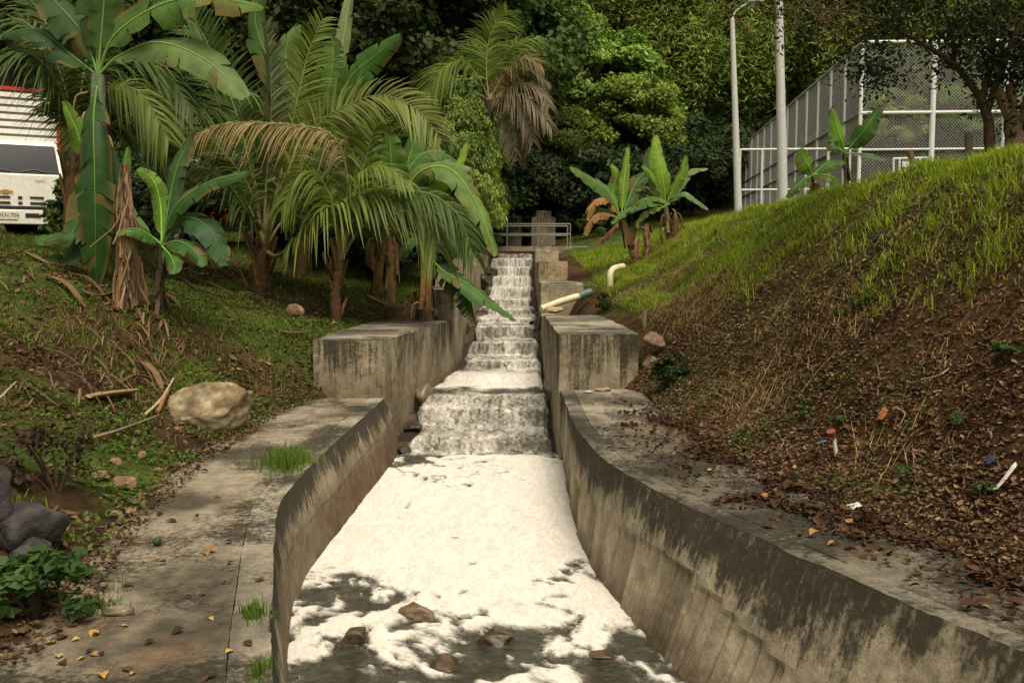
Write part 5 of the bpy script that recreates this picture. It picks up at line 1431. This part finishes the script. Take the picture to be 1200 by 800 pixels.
for s in (1, -1):
    a, c = tx(28), tx(41)
    if s < 0: a, c = 2 * xm - c, 2 * xm - a
    bev_box('fog_light', (a, yf0 - .118, tz(255)), (c, yf0 - .06, tz(250)), black, bmp, .012)
    a, c = tx(52.5), tx(61)
    if s < 0: a, c = 2 * xm - c, 2 * xm - a
    bev_box('indicator', (a, yf0 - .112, tz(254.5)), (c, yf0 - .06, tz(250)), plain('lens_white', (.6, .58, .52), .25), bmp, .008)
    hx0, hx1 = xr - .40, xr - .04
    if s < 0: hx0, hx1 = xl + .04, xl + .40
    bev_box('headlight', (hx0, yf0 - .03, tz(243)), (hx1, yf0 + .10, tz(232)), chrome, trk, .03)
    mx_ = xr + .22 if s > 0 else xl - .22
    b = B(); tube(b, catmull([(xr - .05 if s > 0 else xl + .05, yf0 + .25, zws_b + .1), (mx_, yf0 - .02, zws_b + .3), (mx_, yf0, zws_t - .1)], 8), .016, 6); b.build('mirror_arm', black, trk)
    bev_box('mirror', (mx_ - .09, yf0 - .03, zws_b + .2), (mx_ + .09, yf0 + .04, zws_t - .12), black, trk, .03)
    wx = xr - .2 if s > 0 else xl + .2
    for wy in (yf0 + .85, yf0 + 4.6):
        b = B(); a_ = np.array((wx - .11, wy, g0 + .38)); c_ = np.array((wx + .11, wy, g0 + .38))
        tube(b, [a_, a_ * .5 + c_ * .5, c_], .38, 28); wh = b.build('wheel', plain('tyre_rubber', (.015, .015, .015), .85), trk, True)
        b = B(); tube(b, [a_ - (.012, 0, 0), a_ * .5 + c_ * .5, c_ + (.012, 0, 0)], .21, 20); b.build('rim', chrome, wh, True)
# number plate and writing
pa, pc = W(2.5, 248, TD), W(21, 257.5, TD); pa[0], pc[0] = tx(2.5), tx(21)
plate = bev_box('number_plate', (pa[0], yf0 - .125, pc[2]), (pc[0], yf0 - .09, pa[2]), plain('plate_paint', (.62, .60, .50), .5), bmp, .006)
def text(s, name, loc, size, mat, parent, ext=.002):
    c = bpy.data.curves.new(name, 'FONT'); c.body = s; c.size = size; c.align_x = 'CENTER'; c.align_y = 'CENTER'; c.extrude = ext
    c.materials.append(mat)
    o = bpy.data.objects.new(name, c); COL.objects.link(o)
    bpy.context.view_layer.update()
    me = bpy.data.meshes.new_from_object(o.evaluated_get(bpy.context.evaluated_depsgraph_get()))
    bpy.data.objects.remove(o); o = bpy.data.objects.new(name, me); COL.objects.link(o)
    pl = np.zeros(3); pp = parent
    while pp is not None: pl = pl + np.array(pp.location); pp = pp.parent
    o.parent = parent; o.location = tuple(np.array(loc) - pl); o.rotation_euler = (R_(90), 0, 0)
    return o
text('WLN 704', 'plate_number', ((pa[0] + pc[0]) / 2, yf0 - .128, (pa[2] + pc[2]) / 2), (pa[2] - pc[2]) * .62, black, plate)
eq = W(11, 225, TD); eq[0] = tx(11); b = B()
ew, eh = .17, .052
b.add([(eq[0] - ew, 0, eq[2] - eh * .5), (eq[0] - ew * .36, 0, eq[2] - eh * .5), (eq[0] - ew * .40, 0, eq[2] - eh), (eq[0] + ew * .36, 0, eq[2] - eh), (eq[0] + ew * .40, 0, eq[2] - eh * .5), (eq[0] + ew * .9, 0, eq[2] - eh * .5), (eq[0] + ew, 0, eq[2] + eh * .5), (eq[0] + ew * .36, 0, eq[2] + eh * .5), (eq[0] + ew * .40, 0, eq[2] + eh), (eq[0] - ew * .36, 0, eq[2] + eh), (eq[0] - ew * .40, 0, eq[2] + eh * .5), (eq[0] - ew * .9, 0, eq[2] + eh * .5)], [(0, 1, 10, 11), (1, 2, 9, 10), (2, 3, 8, 9), (3, 4, 7, 8), (4, 5, 6, 7)])
b.v[0][:, 1] = yf0 - .02
b.build('emblem', gold, trk)
eq = W(43, 211, TD); eq[0] = tx(43); text('CARRY', 'hood_lettering', (eq[0], yf0 - .004, eq[2]), .075, chrome, trk)
# cargo box: slatted front above the cab, red frame
ctop, cbot = tz(92), zbb + .35
cl_, cr_ = xm - 1.02, xm + 1.02
cy0, cy1 = yf0 + 1.85, yf0 + 6.6
bev_box('cargo_body', (cl_ + .03, cy0 + .03, cbot), (cr_ - .03, cy1, ctop - .02), plain('box_grey', (.20, .19, .18), .7), trk, .0)
nS = 17
for k in range(nS):
    z0_ = cbot + (ctop - cbot) * k / nS
    bev_box('slat', (cl_ + .05, cy0 - .012, z0_ + .012), (cr_ - .05, cy0 + .028, z0_ + (ctop - cbot) / nS * .70), white, trk, .008)
for xx in (cl_, cr_ - .07): bev_box('corner_post', (xx, cy0 - .03, cbot), (xx + .07, cy0 + .05, ctop), redm, trk, .008)
bev_box('top_beam', (cl_, cy0 - .032, ctop - .002), (cr_, cy0 + .05, ctop + .09), redm, trk, .008)
bev_box('chassis', (xm - .4, yf0 + .4, g0 + .35), (xm + .4, cy1, cbot - .005), black, trk, .01)

trk.rotation_euler = (0, 0, TYAW)
# red car further back
cx = float(W(272, 240, 26)[0]); cyy = 26.0; cz = hz1(cx, cyy)
car = empty('parked_car', (cx, cyy, cz), 'red parked car half hidden behind the coconut palm', 'car')
cz = hz1(cx, cyy); car.location.z = cz
pr = [(-2.0, .35), (-2.05, .62), (-1.95, .85), (-1.1, .95), (-.55, 1.38), (.75, 1.40), (1.35, .98), (1.95, .90), (2.05, .6), (2.0, .35)]
b = B(); V = []
for sy in (-.82, .82):
    for (xx, zz) in pr: V.append((cx + xx, cyy + sy * (.88 if zz > 1.1 else 1), cz + zz))
n_ = len(pr)
b.add(V, [(i, (i + 1) % n_, (i + 1) % n_ + n_, i + n_) for i in range(n_)], (.4, 0, 0))
for o0 in (0, n_): b.add(V[o0:o0 + n_], [(0, i, i + 1) for i in range(1, n_ - 1)], (.4, 0, 0))
cb_ = b.build('body', redm, car); mb = cb_.modifiers.new('b', 'BEVEL'); mb.width = .07; mb.segments = 3
for (xa, xb, xa2, xb2) in [(-.95, -.05, -.50, -.05), (.02, 1.15, .02, .72)]:
    b = B(); b.add([(cx + xa, cyy - .835, cz + .97), (cx + xb, cyy - .835, cz + .97), (cx + xb2, cyy - .745, cz + 1.33), (cx + xa2, cyy - .745, cz + 1.33)], [(0, 1, 2, 3)]); b.build('window', glass, car)
for wx in (-1.3, 1.3):
    for sy in (-.8, .8):
        a_ = np.array((cx + wx, cyy + sy - .09, cz + .3)); c_ = np.array((cx + wx, cyy + sy + .09, cz + .3))
        b = B(); tube(b, [a_, (a_ + c_) / 2, c_], .3, 22); wh = b.build('wheel', bpy.data.materials['tyre_rubber'], car, True)
        b = B(); tube(b, [a_ - (0, .01, 0), (a_ + c_) / 2, c_ + (0, .01, 0)], .18, 16); b.build('rim', chrome, wh, True)
q = W(228, 262, 27); b = B(); box(b, (q[0] - .07, 26.93, hz1(q[0], 27) - .2), (q[0] + .07, 27.07, float(W(228, 190, 27)[2])), (.5, .5, .46, 0)); box(b, (q[0] - .10, 26.9, float(W(228, 190, 27)[2])), (q[0] + .10, 27.1, float(W(228, 187, 27)[2])), (.45, .45, .42, 0))
tag(b.build('white_post', M_CONC), 'white painted post left of the red car', 'post')

# ------------------------------------------------------------------ grass and litter
def blades(n, pos, length, width, c1, c2, seed, lean=.45, mat=M_GRASS, name='grass', label='', flat=0.0):
    r = np.random.default_rng(seed)
    X_, Y_ = pos; k = len(X_)
    Zb = hz(X_, Y_) - .01
    P0 = np.stack([X_, Y_, Zb], 1)
    a = r.uniform(0, 2 * math.pi, k); d = np.stack([np.cos(a), np.sin(a), np.zeros(k)], 1); e = np.stack([-np.sin(a), np.cos(a), np.zeros(k)], 1)
    L = (length * r.uniform(.4, 1.25, k) * (.55 + .75 * sst(-.3, .4, fbm(X_ * 2.6, Y_ * 2.6, None, 3, 201))))[:, None]; w = (width * r.uniform(.7, 1.3, k))[:, None]
    ln = (np.abs(r.normal(0, lean, k)) + .1)[:, None]
    upv = (1 - flat)
    Mid = P0 + UP * L * .55 * upv + d * L * ln * .35; Tip = P0 + UP * L * (1 - .35 * np.minimum(ln, 1.2)) * upv + d * L * ln
    if flat:
        sl = .05
        Tip[:, 2] = np.maximum(Tip[:, 2], hz(Tip[:, 0], Tip[:, 1]) + .01); Mid[:, 2] = np.maximum(Mid[:, 2], hz(Mid[:, 0], Mid[:, 1]) + .03)
    V = np.stack([P0 - e * w, P0 + e * w, Mid + e * w * .75, Mid - e * w * .75, Tip], 1).reshape(-1, 3)
    i = np.arange(k)[:, None] * 5
    cc = np.repeat(mixc(c1, c2, np.clip(r.uniform(size=k) * .8 + .2 * r.normal(size=k) + .1, 0, 1)), 5, axis=0)
    b = B(); b.add(V, i + np.array([0, 1, 2, 3]), cc)
    b.f[3].append(i + np.array([3, 2, 4]))
    o = b.build(name, mat, kind='stuff')
    o['label'] = label
    return o
def scatter(side, n, ylo, yhi, olo, ohi, seed, mask=None, ypow=1.0):
    r = np.random.default_rng(seed)
    y_ = ylo + (yhi - ylo) * r.uniform(size=n) ** ypow
    o_ = olo + (ohi - olo) * r.uniform(size=n)
    x_ = np.interp(y_, *_c['RO']) + o_ if side > 0 else np.interp(y_, *_c['LO']) - o_
    if mask is not None:
        keep = r.uniform(size=n) < mask(x_, y_, o_)
        x_, y_ = x_[keep], y_[keep]
    return x_, y_
def clump(x, y, o): return sst(-.15, .35, fbm(x * 1.8, y * 1.8, None, 3, 101))
blades(0, scatter(1, 270000, 5.5, 30, .4, 4.6, 1, lambda x, y, o: sst(1.35, 2.5, o + .55 * fbm(x * .8, y * .8, None, 3, 102) + .9 * sst(11, 17, y) + .9 * sst(13, 17, y)) * (.12 + .88 * clump(x, y, o)), 1.25), .165, .0048, (.11, .18, .014), (.36, .45, .045), 1, .9, name='grass', label='bright green grass on the top of the bank')
blades(0, scatter(1, 12000, 28, 46, .3, 12, 2), .22, .012, (.05, .085, .015), (.12, .16, .03), 2, name='grass', label='grass beyond the bank toward the forest')
blades(0, scatter(-1, 110000, 6, 26, .2, 9, 3, lambda x, y, o: sst(-.2, .2, fbm(x * .55 + 4, y * .55, None, 4, 103)) * .9, 1.2), .11, .005, (.075, .13, .015), (.18, .25, .03), 3, .7, name='grass', label='short green grass patches on the palm bank')
blades(0, scatter(-1, 14000, 18, 34, 2, 14, 33), .16, .008, (.06, .10, .015), (.14, .18, .03), 34, .6, name='grass', label='grass around the truck and red car')
blades(0, scatter(1, 80000, 4.5, 24, .3, 3.6, 4, lambda x, y, o: (1 - .75 * sst(2.3, 3.0, o)) * sst(-.25, .2, fbm(x * 1.1, y * 1.1, None, 3, 104)) * sst(.2, .7, o) * (.30 + .70 * sst(7.5, 10, y))), .28, .0045, (.13, .072, .03), (.42, .29, .15), 4, 1.1, mat=M_DRY, name='dry_grass', label='dry straw hanging on the slope below the grass', flat=.75)
blades(0, scatter(-1, 22000, 6, 20, .1, 5, 5, lambda x, y, o: sst(-.1, .3, fbm(x * .9, y * .9, None, 3, 105))), .24, .0045, (.09, .055, .028), (.26, .17, .085), 5, 1.1, mat=M_DRY, name='dry_grass', label='dry straw on the palm bank', flat=.75)
def litter(pos, size, c1, c2, seed, name, label, zf=None, lift=.012, mat=M_LITTER):
    r = np.random.default_rng(seed); X_, Y_ = pos; k = len(X_)
    Zb = (hz(X_, Y_) if zf is None else np.full(k, zf)) + lift * r.uniform(.4, 2.2, k)
    C = np.stack([X_, Y_, Zb], 1)
    Nn = unit(UP + r.normal(size=(k, 3)) * .42)
    A = unit(np.cross(Nn, r.normal(size=(k, 3)))); Bv = np.cross(Nn, A)
    s = (size * np.clip(r.lognormal(-.15, .42, k), .35, 1.7))[:, None]; cu = s * r.uniform(.08, .45, (k, 1))
    V = np.stack([C - A * s * .5 + Nn * cu, C - A * s * .1 + Bv * s * .28 + Nn * cu * .7, C + A * s * .5 + Nn * cu * .6, C - A * s * .05 - Bv * s * .28 + Nn * cu * .7, C], 1).reshape(-1, 3)
    i = np.arange(k)[:, None] * 5
    F = np.concatenate([i + np.array(t) for t in ((0, 4, 1), (1, 4, 2), (2, 4, 3), (3, 4, 0))])
    tone = np.clip(r.beta(1.2, 2.4, k), 0, 1)
    cc = np.repeat(mixc(c1, c2, tone), 5, axis=0)
    o = B().add(V, F, cc).build(name, mat, kind='stuff'); o['label'] = label
    return o
litter(scatter(1, 85000, 2.5, 13, -.1, 2.9, 6, lambda x, y, o: np.clip(1.15 - .28 * o, .15, 1) * (.35 + .65 * sst(-.3, .2, fbm(x * 1.5, y * 1.5, None, 3, 106))), 1.15), .040, (.030, .016, .009), (.36, .23, .12), 6, 'leaf_litter', 'brown leaf litter covering the foot of the bank')
r = np.random.default_rng(8)
yy = 3.2 + 8.2 * r.uniform(size=15000); ff_ = r.uniform(size=15000) ** .62
xa, xb = cv('RT', yy) + .18, np.interp(yy, *_c['RO']) + .1
xx = xa + (xb - xa) * ff_
keep = r.uniform(size=15000) < (.10 + .9 * sst(-.02, .35, fbm(xx * 2.3, yy * 2.3, None, 3, 107) + .75 * (ff_ - .55))) * (1 - .9 * sst(8.5, 11, yy))
litter((xx[keep], yy[keep]), .05, (.030, .013, .007), (.13, .065, .03), 9, 'leaf_litter', 'dark crumpled leaves scattered over the right-hand path', zf=ZR, lift=.010)
litter(scatter(-1, 26000, 4, 20, -.05, 6, 10, lambda x, y, o: .15 + .85 * sst(-.1, .3, fbm(x * 1.2 + 7, y * 1.2, None, 3, 108))), .075, (.05, .028, .014), (.30, .19, .10), 11, 'leaf_litter', 'brown dead leaf litter on the palm bank')
def gcover(pos, size, c1, c2, seed, label, zoff=.03):
    r = np.random.default_rng(seed); X_, Y_ = pos; k = len(X_)
    C = np.stack([X_, Y_, hz(X_, Y_) + zoff * r.uniform(.2, 2.5, k)], 1)
    b = B(); leaf_cloud(b, C, np.tile(UP, (k, 1)), size, mixc(c1, c2, r.uniform(size=k)), r, .7, .5)
    o = b.build('ground_cover', M_GRASS, kind='stuff'); o['label'] = label
gcover(scatter(-1, 90000, 4, 20, -.10, 7, 12, lambda x, y, o: sst(-.12, .2, fbm(x * .8 + 1, y * .8, None, 4, 109) + .12 * (o < .8))), .042, (.045, .09, .012), (.125, .20, .03), 13, 'small leafed green weeds covering patches of the palm bank')
gcover(scatter(1, 26000, 5, 18, .0, 3.0, 14, lambda x, y, o: sst(.08, .3, fbm(x * 1.3 + 1, y * 1.3, None, 4, 110) + .25 * sst(9, 11, y))), .032, (.035, .06, .012), (.09, .14, .03), 15, 'small weeds growing through the litter bank')
# grass tufts growing on the concrete
def tuft(px, py, z, n, L, label, seed, spread=.12, c=((.06, .12, .015), (.15, .24, .03)), w=.004):
    q = G(px, py, z); r = np.random.default_rng(seed)
    root = None
    k = n; a = r.uniform(0, 2 * math.pi, k); rad = spread * np.abs(r.normal(size=k)) * (.6 + .5 * np.sin(a * 2 + seed) ** 2)
    P0 = np.stack([q[0] + rad * np.cos(a), q[1] + rad * 1.6 * np.sin(a), np.full(k, z - .005)], 1)
    a = r.uniform(0, 2 * math.pi, k); d = np.stack([np.cos(a), np.sin(a), np.zeros(k)], 1); e = np.stack([-np.sin(a), np.cos(a), np.zeros(k)], 1)
    Ls = (L * r.uniform(.5, 1.2, k))[:, None]; ln = np.abs(r.normal(0, .5, k))[:, None]
    Mid = P0 + UP * Ls * .6 + d * Ls * ln * .3; Tip = P0 + UP * Ls * (1 - .3 * np.minimum(ln, 1)) + d * Ls * ln
    V = np.stack([P0 - e * w, P0 + e * w, Mid + e * w * .7, Mid - e * w * .7, Tip], 1).reshape(-1, 3)
    i = np.arange(k)[:, None] * 5
    b = B().add(V, i + np.array([0, 1, 2, 3]), np.repeat(mixc(c[0], c[1], r.uniform(size=k)), 5, axis=0)); b.f[3].append(i + np.array([3, 2, 4]))
    o = b.build('grass_tuft', M_GRASS, kind='stuff'); o['label'] = label
    return o
tuft(335, 545, ZL, 900, .17, 'bright green grass tuft growing on the canal path edge', 1, .17)
tuft(296, 722, ZL, 120, .10, 'thin grass tuft growing in the joint of the canal coping', 2, .05)
tuft(304, 790, ZL, 90, .08, 'small green sprout in the coping joint at the wall bend', 3, .05)
tuft(132, 690, ZL, 26, .2, 'sparse dry grass stems on the path next to the broad-leafed bush', 4, .12, ((.10, .09, .05), (.2, .18, .1)), .002)
tuft(120, 712, ZL, 120, .06, 'tiny weed on the path beside the broad-leafed bush', 5, .08)
tuft(772, 462, ZR, 220, .12, 'small bright grass tuft between the path stones and the dark bush', 6, .12)
tuft(677, 577, ZR - .3, 12, .08, 'tiny sprout on the stained canal wall', 7, .03)

# ------------------------------------------------------------------ single fallen leaves, sticks, rubbish
def leaf_shape(seed, L, c):
    r = np.random.default_rng(seed)
    n = 6; t = np.linspace(0, 1, n); w = np.sin(np.pi * t ** .8) * .3 * L + .002
    cu = .22 * L * np.sin(t * 2.5 + r.uniform(0, 1)) * r.uniform(.3, 1)
    side = .5 * w * r.uniform(.2, 1.2)
    Vv = np.stack([np.stack([t * L - L / 2, -w, cu + side], 1), np.stack([t * L - L / 2, t * 0, cu], 1), np.stack([t * L - L / 2, w, cu + side], 1)], 1).reshape(-1, 3)
    Vv[:, 2] -= Vv[:, 2].min()
    return B().add(Vv, gridfaces(n, 3), np.asarray(c) * (1 + .15 * r.normal(size=(len(Vv), 1))))
protos = []
for i, (L, c) in enumerate([(.075, (.10, .045, .02)), (.09, (.055, .025, .012)), (.06, (.42, .26, .06)), (.07, (.30, .16, .06)), (.055, (.03, .015, .009)), (.05, (.36, .30, .12))]):
    o = leaf_shape(i, L, c).build('fallen_leaf', M_LITTER); protos.append(o)
usedp = set()
def drop_leaf(k, x, y, z, group, label):
    o = protos[k]
    if k in usedp:
        o = protos[k].copy(); COL.objects.link(o)
    usedp.add(k)
    s = random.uniform(.7, 1.3)
    o.location = (x, y, z); o.rotation_euler = (random.uniform(-.25, .25), random.uniform(-.25, .25), random.uniform(0, 6.28)); o.scale = (s, s, s)
    tag(o, label, 'fallen leaf', group)
yel = {2, 5, 3}
for (px, py, k) in [(247, 726, 2), (269, 764, 2), (247, 646, 3), (242, 649, 3), (262, 683, 4), (255, 583, 0), (170, 587, 1), (150, 686, 0), (110, 743, 2), (113, 745, 4), (72, 748, 1), (105, 765, 4), (110, 768, 3), (120, 768, 4), (74, 778, 1), (150, 786, 0), (157, 790, 5), (242, 795, 0), (250, 794, 4), (60, 755, 2), (88, 751, 5), (147, 735, 5), (121, 792, 2), (268, 636, 4), (270, 661, 4), (305, 680, 0), (222, 700, 4), (237, 697, 0), (190, 660, 4), (158, 578, 4), (240, 553, 4), (230, 605, 4), (200, 612, 1), (290, 755, 1), (47, 750, 3), (175, 755, 4), (68, 770, 5), (208, 742, 4), (95, 773, 2)]:
    q = G(px, py, ZL)
    drop_leaf(k, q[0], q[1], ZL + .004, 'yellow leaves on the boulder path' if k in yel else 'brown leaves on the boulder path', 'yellowed fallen leaf on the pale path beside the boulder bank' if k in yel else 'curled brown fallen leaf on the pale path beside the boulder bank')
r = np.random.default_rng(15)
cnt = 0
while cnt < 190:
    y_ = 3.6 + 5.5 * r.random() ** 1.2; f_ = r.random() ** .8
    xa, xb = float(cv('RT', y_)) + .15, float(np.interp(y_, *_c['RO']))
    x_ = xa + (xb - xa) * f_
    if r.random() > .15 + .85 * float(sst(-.1, .3, fbm(x_ * 2.3, y_ * 2.3, None, 3, 107))): continue
    k = int(r.choice([0, 1, 1, 4, 4, 0, 2, 3, 5], p=[.16, .16, .16, .14, .14, .12, .05, .04, .03]))
    drop_leaf(k, x_, y_, ZR + .012 + .02 * r.random(), 'yellow leaves on the stained path' if k in yel else 'brown leaves on the stained path', 'yellow fallen leaf among the dark litter on the stained path' if k in yel else 'crumpled dark brown fallen leaf on the stained path')
    cnt += 1
litter(scatter(-1, 2600, 3.6, 12.5, -.16, .25, 61), .045, (.04, .022, .012), (.28, .19, .10), 62, 'leaf_litter', 'crumbled leaf bits along the edge of the pale path', zf=ZL, lift=.008)
# sticks on the banks
def stick(P, r0, r1, label, colr=(.24, .17, .11), group=None, name='stick'):
    b = B(); Q = catmull(P, 9); tube(b, Q, np.linspace(r0, r1, 9), 6, colr, .08)
    return tag(b.build(name, M_WOOD), label, 'stick', group)
def gp(px, py, lift=.03):
    w = hit(px, py); return w + UP * lift
stick([gp(100, 522, .05), gp(140, 515, .08), gp(187, 498, .10)], .014, .008, 'long thin pale stick lying in front of the boulder')
stick([gp(0, 482, .1), gp(20, 470, .18)], .012, .006, 'pale twig poking out of the dry bush', (.35, .28, .2))
stick([gp(185, 490, .06), gp(200, 468, .16)], .022, .015, 'stout reddish stick leaning on the boulder', (.30, .16, .09))
stick([gp(170, 492, .05), gp(190, 478, .10), gp(204, 462, .18)], .016, .012, 'pale dry stem leaning on the boulder', (.42, .32, .22))
stick([gp(860, 512, .02), gp(880, 496, .05), gp(905, 486, .04)], .016, .010, 'dark branch lying on the litter slope', (.08, .06, .045))
stick([gp(935, 470, .02), gp(960, 440, .05), gp(985, 415, .04)], .012, .006, 'brown branch lying up the litter slope', (.17, .10, .06))
stick([gp(1080, 450, .02), gp(1100, 452, .05), gp(1112, 440, .03)], .010, .006, 'pale curved root sticking out of the slope', (.30, .24, .18))
stick([gp(910, 510, .03), gp(918, 522, .02), gp(912, 530, .01)], .008, .005, 'small pale twig in the litter by the red plastic', (.26, .16, .10))
stick([gp(1050, 482, .03), gp(1060, 492, .04), gp(1054, 505, .02)], .008, .004, 'thin hooked twig in the litter', (.32, .22, .13))
# palm sheath lying by the boulder and banana debris
def strip(pts, w, col, label, name, cat):
    P = catmull(pts, 12); T = tangents(P); N = unit(UP - T * (T @ UP)[:, None]); S = np.cross(T, N)
    prof_ = w * np.array([.5, .8, 1, 1, .95, .9, .9, .85, .8, .7, .5, .2])
    V = np.stack([P + S * prof_[:, None] + N * w * .5, P + S * prof_[:, None] * .5 + N * w * .12, P, P - S * prof_[:, None] * .5 + N * w * .12, P - S * prof_[:, None] + N * w * .5], 1).reshape(-1, 3)
    b = B().add(V, gridfaces(12, 5), np.asarray(col) * (1 + .2 * fbm(V[:, 0] * 9, V[:, 1] * 9, V[:, 2] * 9, 3, 3))[:, None])
    o = b.build(name, M_DRY, smooth=True); md = o.modifiers.new('s', 'SOLIDIFY'); md.thickness = .012
    return tag(o, label, cat)
strip([gp(105, 472, .05), gp(128, 471, .08), gp(162, 466, .07)], .06, (.36, .24, .13), 'pale tan palm sheath lying on the bank beside the boulder', 'palm_sheath', 'palm sheath')
for i, (a, c_, e_) in enumerate([((205, 325), (232, 345), (262, 352)), ((220, 330), (245, 338), (275, 350)), ((195, 350), (204, 358), (212, 366)), ((80, 325), (105, 335), (130, 360)), ((30, 300), (60, 318), (95, 322)), ((95, 345), (115, 355), (140, 345)), ((60, 330), (80, 345), (100, 365)), ((165, 430), (182, 448), (190, 462)), ((140, 455), (160, 450), (185, 452)), ((430, 350), (450, 362), (470, 365)), ((330, 395), (345, 400), (365, 392)), ((330, 290), (352, 300), (372, 312))]):
    strip([gp(*a, .06), gp(*c_, .10), gp(*e_, .05)], random.uniform(.015, .04), np.array((.17, .10, .055)) * random.uniform(.4, 1.6), 'dry brown fallen banana leaf curled on the palm bank', 'dry_leaf', 'dry leaf')['group'] = 'dry banana leaves on the bank'
r = np.random.default_rng(31); b = B()
for k in range(300):                               # tangle of dry strips at the foot of the bananas
    px, py = r.normal(160, 36), r.normal(425, 30)
    if r.random() < .3: px, py = r.uniform(0, 130), r.uniform(300, 480)
    w = hit(px, py, 6, 22, .1); a = r.uniform(0, 6.28); L = r.uniform(.15, .5)
    dd = np.array([math.cos(a), math.sin(a), 0]); e = np.array([-dd[1], dd[0], 0]) * r.uniform(.003, .012)
    ts = np.linspace(-.5, .5, 5); Q = w + dd * (ts * L)[:, None]
    Q[:, 2] = hz(Q[:, 0], Q[:, 1]) + .02 + .10 * r.random() * (1 - (2 * ts) ** 2) + .03 * r.random()
    b.add(np.stack([Q - e, Q + e], 1).reshape(-1, 3), gridfaces(5, 2), np.array((.20, .12, .065)) * r.uniform(.2, 1.3))
o = b.build('dry_leaf_tangle', M_DRY, kind='stuff'); o['label'] = 'tangle of dry leaf strips at the foot of the bananas'
# rubbish
pw, pr_, pbl = plain('white_plastic', (.55, .53, .47), .6), plain('red_plastic', (.22, .06, .04), .5), plain('blue_plastic', (.02, .035, .08), .5)
w = hit(978, 537)
root = empty('plastic_flower', w, 'faded red plastic cup on a white stick standing in the litter', 'plastic litter')
w = np.array(w); b = B(); tube(b, catmull([w + (.02, 0, -.02), w + (.0, 0, .08), w + (-.01, 0, .15)], 6), np.linspace(.02, .012, 6), 7); b.build('stick', pw, root, True)
b = B(); tube(b, [w + (-.015, -.01, .14), w + (-.03, -.02, .17), w + (-.045, -.03, .205)], np.array([.012, .03, .036]), 10); b.build('cup', pr_, root, True)
def scrap(px, py, sx, sy, mat, label, rot=0, z=None, ht=.012):
    w = hit(px, py) if z is None else G(px, py, z)
    r = np.random.default_rng(int(px)); nu_ = 7
    u_, v_ = np.meshgrid(np.linspace(-.5, .5, nu_), np.linspace(-.5, .5, nu_), indexing='ij'); u_, v_ = u_.ravel(), v_.ravel()
    hh = ht * (1 + fbm(u_ * 5 + px, v_ * 5, None, 3, 4)) + ht * .6
    ca, sa = math.cos(rot), math.sin(rot); xs_, ys_ = u_ * sx * (1 + .3 * v_), v_ * sy
    x_, y_ = w[0] + xs_ * ca - ys_ * sa, w[1] + xs_ * sa + ys_ * ca
    zz = (hz(x_, y_) if z is None else np.full(len(x_), z)) + hh + .02
    o = B().add(np.stack([x_, y_, zz], 1), gridfaces(nu_, nu_)).build('scrap', mat, smooth=True)
    md = o.modifiers.new('s', 'SOLIDIFY'); md.thickness = .008
    return tag(o, label, 'litter')
scrap(995, 603, .15, .10, pw, 'crumpled white paper scrap on the leafy path edge', .2, ht=.02)
scrap(1178, 569, .16, .03, pw, 'white plastic strip lying in the litter', .35)
scrap(1160, 547, .07, .05, pbl, 'small blue plastic scrap in the litter', 1)
scrap(962, 525, .04, .06, plain('pale_blue', (.10, .19, .24), .5), 'pale blue wrapper beside the red plastic cup', .6)
scrap(1033, 500, .08, .06, plain('orange_leaf', (.26, .085, .02), .7), 'bright orange dead leaf in the slope litter', .6, ht=.03)
q = G(184, 638, ZL); b = B(); V0, F = ico(3); b.add(V0 * .028 + np.array([q[0], q[1], ZL + .024]), F, (.03, .06, .02))
tag(b.build('green_fruit', M_RIB, smooth=True), 'small round green fruit lying on the pale path', 'fruit')
rock('path_clod', (*G(140, 718, ZL)[:2], ZL + .02), (.10, .06, .035), 171, 'flattened dry clod lying on the path by the broad-leafed bush', sub=3, rough=.5, c1=(.10, .075, .05), c2=(.24, .19, .13))
